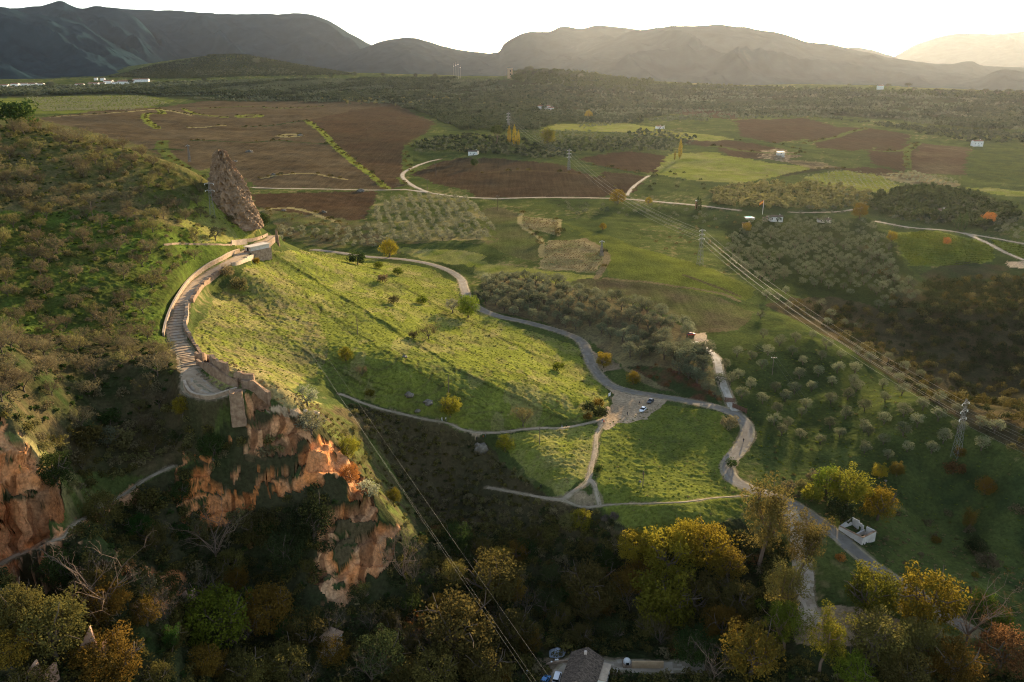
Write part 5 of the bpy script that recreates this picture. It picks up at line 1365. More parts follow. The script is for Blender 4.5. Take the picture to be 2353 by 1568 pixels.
p = spot(*Z4(650, 1500)); rough_block("ruined_tower", p, 4.2, 4.0, 7.4, .3, RUINM, "square stump of a ruined stone tower under the terrace", "tower", seed=4)
p = spot(*Z4(945, 200)); rough_block("gate_pillar", p, 2.6, 2.2, 6.6, .2, RUINM, "tall ruined gate pillar at the far end of the walled path", "pillar", top=.45, seed=6, amp=.35)
def rock_fin():
    base = spot(528, 480); s = px_size(base); b = MB()
    prof = [(-45, -54, 66), (-12, -52, 54), (23, -50, 43), (60, -44, 29), (92, -35, 13), (108, -29, 5), (119, -24, -1), (124, -18, -6)]     # height, left, right in survey pixels
    hs = np.array([q[0] for q in prof]) * s / .97; ls = np.array([q[1] for q in prof]) * s; rs = np.array([q[2] for q in prof]) * s
    n, k = 70, 72; V = []
    for i in range(n + 1):
        z = hs[0] + (hs[-1] - hs[0]) * i / n; l, r = np.interp(z, hs, ls), np.interp(z, hs, rs); t = i / n
        for j in range(k):
            a = 2 * math.pi * j / k
            x = (l + r) / 2 + math.cos(a) * (r - l) / 2; y = math.sin(a) * (11.0 * (1 - t * t) + 2.5)
            q = np.array([math.cos(a) * 5 + z * .09 + 20]), np.array([math.sin(a) * 5 + z * .23])
            d = 3.6 * (float(ridged(*q, 81, 4)[0]) - .45) + 1.3 * float(fbm(q[0] * 3, q[1] * 3, 82, 3)[0])
            V.append((x + math.cos(a) * d * .8, y + math.sin(a) * d, z + (float(vnoise(np.array([j * .7]), np.array([2.0]))[0]) - .5) * 2.5 * t))
    F = [[i * k + j, i * k + (j + 1) % k, (i + 1) * k + (j + 1) % k, (i + 1) * k + j] for i in range(n) for j in range(k)]
    V.append(((ls[-1] + rs[-1]) / 2, 0, hs[-1] + .5)); F += [[n * k + j, n * k + (j + 1) % k, len(V) - 1] for j in range(k)]
    b.add(V, F); o = b.build("rock_fin", noisy("conglomerate_rock", (.17, .11, .065), (.33, .215, .13), .28, bump=1.0, bscale=.9, c3=(.36, .24, .12)), smooth=False)
    o.location = (base.x, base.y + 4, base.z); tag(o, "tall brown leaning rock fin rising behind the hillside crest", "rock")
rock_fin()

# white kiosk by the gate
p = spot(*Z4(745, 275)); k = empty("viewpoint_kiosk", p + Vector((2.5, 4, 0)), math.radians(57)); tag(k, "small white flat-roofed kiosk on the stone platform by the gate", "kiosk")
MB().box(-7, 7, -2.6, 2.6, -5.5, 1.0).build("stone_base", STONE, k)
MB().box(-6.4, 6.0, -2.2, 2.2, 1.0, 3.0).build("wall", PLASTER, k)
MB().box(-7.2, 6.6, -2.8, 2.8, 3.0, 3.4).build("roof", noisy("pale_roof_slab", (.60, .50, .40), (.74, .63, .51), .5), k)
MB().box(-6.44, -6.4, -.6, .6, 1.0, 2.8).build("door", DARK, k)

# ------------------------------------------------------------------ houses
def house(name, p, w, d, h, rot, label, wall=WHITE, roof=TILE_RED, pitch=.42, wins=3, cat="house", chimney=True, door=True, sink=1.5, flat=False):
    o = empty(name, p, rot); tag(o, label, cat)
    MB().box(-w / 2, w / 2, -d / 2, d / 2, -sink, h).build("wall", wall, o)
    rh = d / 2 * pitch; e = .35
    b = MB()
    if flat: b.box(-w / 2 - e, w / 2 + e, -d / 2 - e, d / 2 + e, h, h + .25)
    else:
        b.add([(-w/2-e, -d/2-e, h-.1), (w/2+e, -d/2-e, h-.1), (w/2+e, 0, h+rh), (-w/2-e, 0, h+rh), (-w/2-e, d/2+e, h-.1), (w/2+e, d/2+e, h-.1),
               (-w/2-e, -d/2-e, h+.12), (w/2+e, -d/2-e, h+.12), (w/2+e, 0, h+rh+.22), (-w/2-e, 0, h+rh+.22), (-w/2-e, d/2+e, h+.12), (w/2+e, d/2+e, h+.12)],
              [[3, 2, 1, 0], [5, 2, 3, 4], [6, 7, 8, 9], [9, 8, 11, 10], [0, 1, 7, 6], [4, 10, 11, 5], [0, 6, 9, 3], [3, 9, 10, 4], [1, 2, 8, 7], [2, 5, 11, 8]])
    r = b.build("roof", roof, o)
    if not flat:
        g = MB()
        for x in (-w / 2 + .002, w / 2 - .002):
            g.add([(x, -d / 2, h), (x, d / 2, h), (x, 0, h + rh - .1)], [[0, 1, 2] if x < 0 else [0, 2, 1]])
        g.build("gable", wall, o)
    if chimney: MB().box(w * .28, w * .28 + .7, -.3, .4, h + rh * .3, h + rh + 1.0).build("chimney", wall, r)
    for i in range(wins):
        x = -w / 2 + w * (i + .5) / wins
        f = MB().box(x - .5, x + .5, -d / 2 - .03, -d / 2 + .02, h * .42, h * .42 + 1.2).build("window", DARK, o)
        MB().box(x - .6, x + .6, -d / 2 - .09, -d / 2 - .03, h * .42 - .12, h * .42).build("sill", wall, f)
    if door: MB().box(w * .04, w * .04 + 1.0, -d / 2 - .03, -d / 2 + .02, 0, 2.1).build("door", DARK, o)
    return o
def house_px(px, py, wpx, hpx, rot, label, depth=.6, **kw):
    p = spot(px, py); s = px_size(p)
    return house(kw.pop("name", "house"), p, wpx * s, wpx * s * depth, hpx * s, rot, label, **kw)
VV = lambda x, y: (x * .168, 147.05 + y * .168)
vill = [(60, 318, 130, 0, "white house with a long pale roof at the near end of the village"), (185, 348, 70, .1, "low white house standing lowest at the near end of the village"), (215, 300, 110, -.1, "white house second along the village row, tiled brown"),
 (335, 295, 90, .2, "white house half hidden by olive crowns in the village row"), (455, 298, 120, -.2, "wide white house left of the tall village trees"), (560, 296, 90, .1, "white house beside the wide one before the tall village trees"), (630, 312, 55, .5, "narrow white house closing the first village row"),
 (1095, 305, 110, .15, "white house at the start of the second village row"), (1290, 295, 140, -.05, "long red-roofed white house beside the orange village tree"), (1400, 288, 80, .3, "small white house behind the long red-roofed one"),
 (1490, 260, 120, -.1, "white gabled house above the long red-roofed one"), (1590, 278, 90, .2, "white garden house in front of the village terrace"), (1690, 268, 140, 0, "brown-roofed long white house in the middle of the second row"),
 (1800, 258, 80, .3, "white house next to the brown-roofed long one"), (1885, 240, 110, -.1, "tall white house on the rise at the far end of the village"), (1985, 238, 110, .05, "last white house at the far end of the village"),
 (1315, 218, 45, .2, "tiny white house uphill of the orange village tree"), (1410, 222, 60, -.2, "small white house uphill of the gabled one"), (2180, 318, 26, 0, "tiny white hut alone in the olive trees past the village")]
for x, y, w, r, lab in vill:
    q = VV(x, y + 8); house_px(q[0], q[1], w * .168, 5.2, r, lab, depth=.55)
house_px(1250, 254, 28, 9, -.12, "large white farmhouse with many dark windows on the wooded far side", depth=.45, wins=7)
house_px(1266, 254, 13, 5.5, -.12, "low white wing at the end of the large farmhouse", depth=.8, wins=2)
house_px(1088, 356, 21, 7.5, -.25, "small white farm with a grey roof by the dark ploughed field", depth=.7, roof=TILE, wins=2)
house_px(1513, 296, 12, 5, .2, "white cottage on the sunny meadow rim", depth=.7, wins=2)
house_px(1523, 296, 7, 5.5, -.1, "tiny white block beside the meadow cottage", depth=.8, wins=1, flat=True)
house_px(1781, 508, 30, 10, .08, "white farmhouse with three dark windows near the flagpole", depth=.5, roof=TILE, wins=3)
house_px(1758, 508, 10, 8, .08, "pinkish annex beside the farmhouse with the flag", wall=noisy("pink_render", (.40, .26, .21), (.48, .33, .27), .5), roof=TILE, wins=1)
house_px(1714, 523, 17, 9, -.2, "small stone hut below the swimming pool", wall=STONE_LT, roof=TILE, wins=1, depth=.8)
house_px(1893, 511, 30, 7, -.12, "long low brown-roofed shed behind the golden tree", wall=PLASTER, roof=TILE, wins=2, depth=.35)
house_px(2244, 336, 23, 11, .1, "white two-storey house at the foot of the dark far wood", depth=.5, wins=3)
house_px(2160, 492, 21, 9, -.1, "little blue-white house among pines and orange trees", depth=.7, wins=1, roof=TILE)
house_px(2022, 206, 13, 8, 0, "white house on the far ridge among palms", depth=.6, wins=3)
house_px(1793, 357, 16, 7, .1, "grey flat-roofed shed in the cluttered farm yard", wall=PLASTER, flat=True, roof=STEEL, wins=1, door=False)
house_px(2170, 485, 6, 7, .1, "narrow chimney-like shed behind the blue-white house", wall=STONE_LT, roof=TILE, wins=0, door=False, chimney=False)
# swimming pool
p = spot(1720, 500); s = px_size(p); po = empty("swimming_pool", p + Vector((0, 0, .3)), .1); tag(po, "turquoise swimming pool beside the white farmhouse", "pool")
MB().box(-10 * s, 10 * s, -5, 5, -1.5, .15).build("pool_edge", PLASTER, po); MB().box(-9 * s, 9 * s, -4.4, 4.4, .15, .19).build("water", paint_mat("pool_water", (.05, .42, .42), .1), po)
# old watch tower on the far ridge
p = spot(1172, 180); s = px_size(p); tw = empty("stone_tower", p, .2); tag(tw, "square brown stone tower standing on the far ridge", "tower")
MB().box(-5 * s, 5 * s, -5 * s, 5 * s, -4, 20 * s).build("wall", noisy("tower_stone", (.34, .22, .13), (.44, .30, .18), .1), tw)
MB().box(-5.5 * s, 5.5 * s, -5.5 * s, 5.5 * s, 20 * s, 21.5 * s).build("cornice", STONE_LT, tw)
for zc in (7, 14):
    MB().box(-1.2 * s, 1.2 * s, -5 * s - .05, -5 * s + .02, zc * s, (zc + 3.2) * s).build("window", DARK, tw)

# roofless house by the lane, corner by corner
R_ = zv(2050, 1260, 1 / 11.2)
A0, B0, C0 = spot(*R_(515, 715)), spot(*R_(1170, 1160)), spot(*R_(1550, 1060))
z0 = min(A0.z, B0.z, C0.z); ux = (B0 - A0); ux.z = 0; Lx = ux.length; ux.normalize(); uy = Vector((-ux.y, ux.x, 0)); Ly = abs((C0 - B0).dot(uy))
rh = empty("roofless_house", (A0.x, A0.y, z0), math.atan2(ux.y, ux.x)); tag(rh, "roofless white plaster house with bare walls beside the lane", "house")
H_, T_ = 3.7, .5
MB().box(0, Lx, 0, T_, -1.5, H_).build("front_wall", PLASTER, rh)
b = MB().box(T_ + .002, Lx * .30, Ly - T_, Ly, -1.5, H_ + .9).box(Lx * .30, Lx * .42, Ly - T_, Ly, -1.5, 1.3).box(Lx * .42, Lx * .5, Ly - T_, Ly, -1.5, H_).box(Lx * .30, Lx * .42, Ly - T_, Ly, 2.9, H_ + .3).box(Lx * .5, Lx * .62, Ly - T_, Ly, -1.5, 1.6).box(Lx * .62, Lx - T_, Ly - T_, Ly, -1.5, H_ + .2)
b.build("back_wall", PLASTER, rh)
MB().add([(0, T_, -1.5), (0, Ly, -1.5), (0, Ly, H_ + 1.1), (0, T_, H_), (T_, T_, -1.5), (T_, Ly, -1.5), (T_, Ly, H_ + 1.1), (T_, T_, H_)], [[0, 3, 2, 1], [4, 5, 6, 7], [3, 7, 6, 2], [0, 1, 5, 4], [1, 2, 6, 5], [0, 4, 7, 3]]).build("side_wall", PLASTER, rh)
MB().box(Lx - T_, Lx, T_, Ly, -1.5, H_).build("side_wall", PLASTER, rh)
MB().box(Lx * .55, Lx * .55 + .4, T_ + .01, Ly - T_ - .01, -1.5, H_ * .72).build("partition_wall", PLASTER, rh)
MB().box(T_, Lx - T_, T_, Ly - T_, -1.5, .05).build("floor", noisy("rubble_floor", (.05, .045, .035), (.12, .10, .08), 1.2), rh)
cop = MB().box(-.06, Lx + .06, -.06, T_ + .06, H_, H_ + .16).box(Lx - T_ - .06, Lx + .06, T_ + .07, Ly + .06, H_, H_ + .16); cop.build("coping", RUINM, rh)
for x in (.5, 2.0): MB().box(Lx, Lx + .03, x, x + .55, .6, 1.5).build("window", DARK, rh)

# tiled house at the bottom of the gorge
p0, p1 = spot(*Y1(870, 590)), spot(*Y1(1010, 330)); dv = p1 - p0; rot = math.atan2(dv.y, dv.x)
ctr = spot(*Y1(960, 640)); gz = ctr.z
th = house("stone_house", ctr + Vector((0, 0, 0)), 13, 8.6, 4.6, math.radians(72), "old house with a rough grey tiled roof at the bottom of the gorge", wall=noisy("pinkish_render", (.46, .36, .29), (.58, .47, .39), .6, bump=.2), roof=TILE, pitch=.62, wins=3, chimney=True)
an = house("lean_to", spot(*Y1(1190, 620)), 6, 3.2, 4.2, math.radians(72), "narrow white annex against the tiled house", wall=WHITE, flat=True, roof=STONE_LT, wins=2, chimney=False)

# ruined walls and hut in the gorge
def gable(px, py, w, h, rot, label, mat=RUINM):
    p = spot(px, py); o = empty("ruined_gable", p, rot); tag(o, label, "ruin")
    MB().add([(-w/2, -.3, -2), (w/2, -.3, -2), (w/2, -.3, h * .45), (w * .38, -.3, h), (w * .2, -.3, h * .8), (-w * .15, -.3, h * .42), (-w/2, -.3, h * .25), (-w/2, .3, -2), (w/2, .3, -2), (w/2, .3, h * .45), (w * .38, .3, h), (w * .2, .3, h * .8), (-w * .15, .3, h * .42), (-w/2, .3, h * .25)],
             [[0, 1, 2, 3, 4, 5, 6], [13, 12, 11, 10, 9, 8, 7]] + [[i, 7 + i, 7 + (i + 1) % 7, (i + 1) % 7] for i in range(7)]).build("wall", mat, o)
    MB().box(w/2 + .01, w/2 + .6, -.3, 3.5, -2, h * .4).build("return_wall", mat, o)
    return o
PINKP = noisy("pink_old_plaster", (.38, .22, .145), (.52, .33, .23), .5, bump=.3)
gable(197, 1535, 6.5, 10.5, .15, "pointed ruined gable with pink plaster under the dark trees", PINKP)
gable(75, 1565, 5.0, 5.5, -.2, "low ruined wall stump left of the pointed gable", PINKP)
gable(418, 1380, 3.5, 3.0, .05, "small walled-up front under the rock cave", PINKP)
house("stone_hut", spot(765, 1500), 3.6, 4.2, 5.6, -.5, "small grey roofless stone hut at the foot of the cliff", wall=PLASTER, roof=RUINM, flat=True, wins=1, chimney=False, cat="hut")
# white oven, sheeted pile, drums
p = spot(*Y1(1492, 395)); ov = empty("garden_oven", p); tag(ov, "white domed garden oven against the ochre wall", "oven")
v = [];
bm = bmesh.new(); bmesh.ops.create_uvsphere(bm, u_segments=18, v_segments=10, radius=1.1)
for q in bm.verts: q.co.z = max(q.co.z, -.2) * 1.15 + 1.2
me = bpy.data.meshes.new("dome"); bm.to_mesh(me); bm.free(); me.materials.append(WHITE); me.polygons.foreach_set("use_smooth", [True] * len(me.polygons)); link("dome", me, ov)
MB().box(-1.2, 1.2, -1.2, 1.2, -1, .98).build("base", STONE, ov); MB().box(-.4, .4, -1.24, -.9, 1.05, 1.7).build("mouth", DARK, ov); MB().tube([(0, .5, 2.2), (0, .5, 3.3)], .14, 8).build("flue", DARK, ov)
p = spot(*Y1(672, 262)); b = MB(); n = 12
V_ = [((i / n - .5) * 5, (j / n - .5) * 4, 1.9 * max(0, 1 - (abs(i / n - .5) * 2) ** 2.2) * max(0, 1 - (abs(j / n - .5) * 2) ** 2.2) + .35 * float(vnoise(np.array([i * .8]), np.array([j * .8]), 5)[0]) - .3) for i in range(n + 1) for j in range(n + 1)]
b.add(V_, [[i * (n + 1) + j, (i + 1) * (n + 1) + j, (i + 1) * (n + 1) + j + 1, i * (n + 1) + j + 1] for i in range(n) for j in range(n)])
o = b.build("covered_heap", paint_mat("grey_sheeting", (.30, .32, .35), .5), smooth=True); o.location = p; tag(o, "heap under crumpled grey plastic sheeting above the yard", "covered heap")
for (x, y), lab in (((318, 488), "white drum standing alone at the edge of the yard"), ((606, 380), "white drum on the yard wall nearest the sheeted heap pair"), ((655, 356), "one white drum of the pair below the sheeted heap"), ((677, 354), "other white drum of the pair below the sheeted heap")):
    p = spot(*Y1(x, y)); o = MB().disc((0, 0, -.1), .3, 1.0, 14, r2=.27).build("drum", WHITE); o.location = p; tag(o, lab, "drum", "white drums by the yard wall" if "pair" in lab else None)
# boards and fences by the lane
Z5 = zv(1420, 840, .2125)
def fence(line, h, label, name="board_fence"):
    P = [spot(*Z5(*q)) for q in pix(line)]
    for a, c in zip(P[:-1], P[1:]):
        d = c - a; L = math.hypot(d.x, d.y); o = empty(name, a, math.atan2(d.y, d.x)); tag(o, label, "fence" if "fence" in name else "gate")
        b = MB(); k = int(L / .22)
        for i in range(k): b.box(i * L / k + .01, (i + 1) * L / k - .02, -.03, .03, -.3 + d.z * i / k, h + d.z * i / k)
        b.build("board_panel", GATEM, o)
        for x in (0, L): MB().box(x - .1, x + .1, -.1 - .04, .1 + .04, -.6 + (d.z if x else 0), h + .2 + (d.z if x else 0)).build("post", GATEM, o)
fence("1845 775 1955 788", 2.0, "brown double gate across the pale concrete drive", "board_gate")
fence("1935 845 2100 915", 2.1, "brown board fence at the outer edge of the lane bend")
p = spot(*Z5(487, 725)); o = empty("notice_board", p, .9); tag(o, "white notice board on two legs at the car park edge", "sign")
MB().box(-1.0, 1.0, -.04, .04, .7, 2.1).build("panel", WHITE, o)
for x in (-.8, .8): MB().box(x - .05, x + .05, -.10, -.05, -.4, 2.0).build("leg", WOODP, o)
p = spot(*Z5(505, 745)); rough_block("bollard", p, .5, .5, 1.0, 0, STONE, "small dark stone bollard beside the white notice board", "bollard", amp=.05, sink=.4)

# flagpole with a red and yellow flag
p = spot(1752, 493); s = px_size(p); fp = empty("flagpole", p); tag(fp, "tall white flagpole with a red and yellow flag by the farmhouse", "flagpole")
H_ = 33 * s; MB().tube([(0, 0, -1), (0, 0, H_)], [.22, .14], 8).build("pole", WHITE, fp)
FR, FY = paint_mat("flag_red", (.55, .04, .02), .8), paint_mat("flag_yellow", (.75, .40, .03), .8)
b = MB(); n = 10
for i in range(n):
    for (a0, a1, mi) in ((0, .25, 0), (.25, .75, 1), (.75, 1, 0)):
        q = []
        for (ii, aa) in ((i, a0), (i + 1, a0), (i + 1, a1), (i, a1)):
            t = ii / n; q.append((-.15 - t * 3.4, .35 * math.sin(t * 7) * t, H_ - .3 - aa * 2.4 - t * 2.2))
        b.add(q, [[0, 1, 2, 3]], mi)
b.build("flag", [FR, FY], fp)
# brick post with the white cap
p = spot(1600, 480); o = empty("brick_post", p); tag(o, "brick pillar with a white cap beside the cypresses on the gravel road", "pillar")
MB().box(-1, 1, -1, 1, -.5, 7).build("shaft", noisy("brick", (.25, .11, .07), (.34, .17, .11), .8), o); MB().box(-1.3, 1.3, -1.3, 1.3, 7, 7.8).build("cap", WHITE, o)

# ------------------------------------------------------------------ pylons, poles, wires
def lattice(name, base, H, w, arms, label, rot=0.0, mat=STEEL, r=.09, arm=2.4):
    o = empty(name, base, rot); tag(o, label, "pylon"); b = MB()
    n = 9; L = [(1 - .82 * i / n) * w / 2 for i in range(n + 1)]; zs = [H * i / n for i in range(n + 1)]
    for sx, sy in ((1, 1), (1, -1), (-1, -1), (-1, 1)):
        b.tube([(sx * L[0], sy * L[0], -1.0), (sx * L[-1], sy * L[-1], H)], r * 1.2, 4)
    for i in range(n):
        for a, c in (((1, 1), (1, -1)), ((1, -1), (-1, -1)), ((-1, -1), (-1, 1)), ((-1, 1), (1, 1))):
            b.tube([(a[0] * L[i], a[1] * L[i], zs[i]), (c[0] * L[i + 1], c[1] * L[i + 1], zs[i + 1])], r * .7, 4)
            b.tube([(c[0] * L[i], c[1] * L[i], zs[i]), (a[0] * L[i + 1], a[1] * L[i + 1], zs[i + 1])], r * .7, 4)
    b.build("lattice_mast", mat, o); tips = []
    for z in arms:
        a = MB(); a.tube([(-arm, 0, z), (arm, 0, z)], r * 1.6, 5); a.tube([(-arm, 0, z), (0, 0, z + .9)], r, 4); a.tube([(arm, 0, z), (0, 0, z + .9)], r, 4)
        c = a.build("crossarm", ARMS, o)
        for x in (-arm, arm):
            MB().tube([(x, 0, z), (x, 0, z - .7)], .16, 6).build("insulator", WHITE, c)
            tips.append(Vector((base.x + x * math.cos(rot), base.y + x * math.sin(rot), base.z + z - .7)))
    return tips
def pole(base, H, label, arms=True, rot=0.0, r=.16, cat="utility pole"):
    o = empty("utility_pole", base, rot); tag(o, label, cat)
    MB().tube([(0, 0, -1), (0, 0, H)], [r, r * .7], 8).build("pole", WOODP, o)
    t = []
    if arms:
        MB().box(-1.3, 1.3, -.08 - r, -r, H - .6, H - .42).build("crossarm", STEEL, o)
        for x in (-1.2, 0, 1.2): MB().tube([(x, -r - .04, H - .42), (x, -r - .04, H - .1)], .09, 6).build("insulator", WHITE, o)
    for x in (-1.2, 0, 1.2): t.append(Vector((base.x + x * math.cos(rot), base.y + x * math.sin(rot), base.z + H - .15)))
    return t
def tall(px, yb, yt):
    """ground point and height of an upright thing from its foot and top"""
    p = spot(px, yb); u, t = sight(px, yt)
    return p, (CAMH - p.y * t) - p.z
pA, hA = tall(1608, 609, 527); tA = lattice("lattice_pylon", pA, hA, 3.2, [hA - .8, hA - 3.6, hA - 6.4], "steel lattice pylon with three white crossarms above the shaded grove", .5, r=.07)
pB, hB = tall(2196, 1050, 917); tB = lattice("lattice_pylon", pB, hB, 2.6, [hB - 1.6, hB - 4.6, hB - 7.6], "nearer steel lattice pylon with three bright white crossarms on the shaded slope", .5, arm=2.0, r=.055)
pC, hC = tall(1307, 391, 342); tC = lattice("lattice_pylon", pC, hC, 3.0, [hC - 2, hC - 6, hC - 10], "distant lattice pylon at the edge of the dark ploughed field", .5, r=.14, arm=3)
pD, hD = tall(1168, 292, 258); tD = lattice("lattice_pylon", pD, hD, 4.0, [hD - 3, hD - 8, hD - 13], "farthest lattice pylon above the yellow poplars", .5, r=.25, arm=4)
pE, hE = tall(489, 500, 418); tE = lattice("lattice_pylon", pE, hE, 2.6, [hE - 1.0, hE - 4.5], "slim lattice pylon on the grass in front of the rock fin", .2, r=.045, arm=2.2)
pF, hF = tall(436, 372, 332); lattice("lattice_pylon", pF, hF, 3.0, [hF - 2], "lattice pylon on the far side of the hillside crest", .2, r=.14, arm=2.6)
pG, hG = tall(1382, 588, 553); lattice("lattice_pylon", pG, hG, 2.0, [hG - .8], "small lattice pylon beside the straw-coloured vineyard", .4, r=.09, arm=1.8)
for x, yb, yt, arms, lab in [(822, 769, 732, 0, "bare wooden pole on the brightest part of the green spur"), (1031, 904, 862, 0, "bare wooden pole above the bush-lined part of the trail"), (1240, 1021, 983, 0, "wooden pole below the middle of the trail"),
                             (1477, 1118, 1082, 0, "wooden pole standing alone on the meadow by a boulder"), (1144, 484, 450, 1, "utility pole in the green pasture by the sunlit grove"), (982, 437, 413, 1, "utility pole at the junction of the gravel roads"),
                             (1001, 405, 377, 1, "utility pole inside the bend of the gravel road"), (844, 320, 296, 1, "utility pole on the brown field, beyond the others"), (1774, 862, 820, 1, "utility pole with a bright crossarm among the olive trees"), (213, 500, 462, 0, "pole among the almond trees of the hillside"), (2, 320, 285, 0, "pole at the picture edge on the near hill")]:
    p, h = tall(x, yb, yt); pole(p, h, lab, bool(arms), r=.14 + p.y * .00012)
for i, (x, yt) in enumerate(((1043, 146), (1048, 143), (1053, 141), (1058, 150))):
    p, h = tall(x, 182, yt); o = empty("radio_mast", p); tag(o, "thin radio mast in the cluster on the far ridge", "mast", "radio masts on the far ridge")
    MB().tube([(0, 0, -3), (0, 0, h)], [.7, .35], 5).build("mast", STEEL, o); MB().box(-1.5, 1.5, -.4, .4, h * .8, h * .84).build("antenna", WHITE, o)
def wires(name, pairs, label, r=.02, sag=.03):
    o = empty(name, pairs[0][0]); tag(o, label, "power line")
    for a, c in pairs:
        L = (c - a).length; pts = [(a + (c - a) * t - Vector((0, 0, 4 * sag * L * t * (1 - t)))) - pairs[0][0] for t in [i / 24 for i in range(25)]]
        MB().tube([tuple(q) for q in pts], r, 5).build("wire", WIRE, o)
wires("power_line", list(zip(tA, tB)), "six cables spanning from the middle pylon to the nearer pylon on the slope", .028, .018)
wires("power_line", list(zip(tB, [q + Vector((95, -105, -22)) for q in tB])), "cables running on from the nearer pylon out over the ravine", .022, .02)
wires("power_line", list(zip(tC, tA)), "cables from the ploughed-field pylon to the middle pylon", .035, .02)
wires("power_line", list(zip(tD, tC)), "faint cables from the farthest pylon to the ploughed-field pylon", .05, .02)
def at(px, py, y):
    u, t = sight(px, py); return Vector((u * y, y, CAMH - y * t))
ends = [at(1300, 1610, 160), at(1262, 1610, 158), at(1250, 1610, 160)]
wires("power_line", [(tE[1], ends[0]), (tE[2], ends[1]), (tE[0], ends[2])], "three long pale cables sweeping across the gorge from the slim pylon", .014, .008)
po, hh = tall(1774, 862, 820); top = po + Vector((0, 0, hh))
wires("power_line", [(top + Vector((d, 0, 0)), at(1560 + d * 6, 640, 560)) for d in (-1, 1)] + [(top + Vector((d, 0, 0)), at(2050 + d * 8, 1180, 262)) for d in (-1, 1)], "thin low cables over the scattered olive trees", .015, .015)

# ------------------------------------------------------------------ cars
def car(px, py, rot, body, label, van=False, p=None):
    p = p or spot(px, py); o = empty("parked_car", p + Vector((0, 0, .1)), rot); tag(o, label, "van" if van else "car")
    L, W_, H_ = (4.7, 1.85, 1.95) if van else (4.25, 1.78, 1.48)
    prof = [(-L/2, .35), (-L/2 + .02, .75), (-L/2 + .25, .98), (-.2 * L, 1.02), (.32 * L, .92), (L/2 - .1, .72), (L/2, .45), (L/2 - .05, .3), (-L/2 + .1, .28)]
    if van: prof = [(-L/2, .35), (-L/2, 1.1), (-L/2 + .1, 1.2), (0, 1.2), (.30 * L, 1.1), (L/2 - .1, .85), (L/2, .5), (L/2 - .05, .3), (-L/2 + .1, .28)]
    n = len(prof); b = MB(); V = []
    for y, s in ((-W_/2, .94), (-W_/2 + .12, 1), (W_/2 - .12, 1), (W_/2, .94)): V += [(x * (1 if s == 1 else .985), y, .28 + (z - .28) * s) for x, z in prof]
    b.add(V, [[k*n+i, k*n+(i+1) % n, (k+1)*n+(i+1) % n, (k+1)*n+i] for k in range(3) for i in range(n)] + [list(range(n))[::-1], [3*n+i for i in range(n)]])
    b.build("body", body, o, bevel=.04)
    zc = 1.2 if van else 1.0; x0, x1, tx0, tx1 = (-L/2 + .05, .28*L, -L/2 + .15, .12*L) if van else (-L/2 + .22, .24*L, -L/2 + .75, .02*L)
    w0, w1 = W_/2 - .06, W_/2 - .22
    MB().add([(x0, -w0, zc-.06), (x1, -w0, zc-.08), (x1, w0, zc-.08), (x0, w0, zc-.06), (tx0, -w1, H_), (tx1, -w1, H_), (tx1, w1, H_), (tx0, w1, H_)], [[0,3,2,1],[4,5,6,7],[0,1,5,4],[1,2,6,5],[2,3,7,6],[3,0,4,7]]).build("windows", GLASS, o)
    MB().box(tx0 - .04, tx1 + .04, -w1 - .03, w1 + .03, H_ - .04, H_ + .05, tx=.06, ty=.06).build("roof", body, o)
    for x in (-L * .31, L * .31):
        for y in (-W_/2 + .02, W_/2 - .02):
            t = 1 if y > 0 else -1
            wv = MB().tube([(x, y - .11 * t, .32), (x, y + .06 * t, .32)], .33, 18).build("wheel", TYRE, o); MB().tube([(x, y + .05 * t, .32), (x, y + .075 * t, .32)], .2, 14).build("rim", STEEL, wv)
    for y in (-.6, .6):
        MB().box(L/2 - .13, L/2 - .01, y - .2, y + .2, .58, .74).build("headlight", GLASS, o); MB().box(-L/2 - .01, -L/2 + .06, y - .12, y + .12, .68, .84).build("tail_light", paint_mat("lamp_red", (.35, .02, .02)), o)
CB, CW = paint_mat("dark_blue_paint", (.02, .03, .045), .25, .6), paint_mat("white_paint", (.75, .75, .75), .3)
car(*Z5(968, 785), math.radians(238), CB, "dark blue-grey car parked on the dusty car park")
car(*Z5(878, 885), math.radians(240), CW, "white car parked on the dusty car park near the meadow")
car(*Y1(532, 590), math.radians(62), paint_mat("blue_paint", (.02, .16, .38), .3), "bright blue car in the yard of the tiled house")
car(*Y1(672, 565), math.radians(75), CW, "white van with a dark sunroof beside the tiled house", van=True)
car(1588, 771, math.radians(20), paint_mat("red_paint", (.45, .02, .015), .3), "little red car at the end of the grove by the concrete pad")
car(1800, 362, .3, CW, "white car in the cluttered farm yard on the far fields")

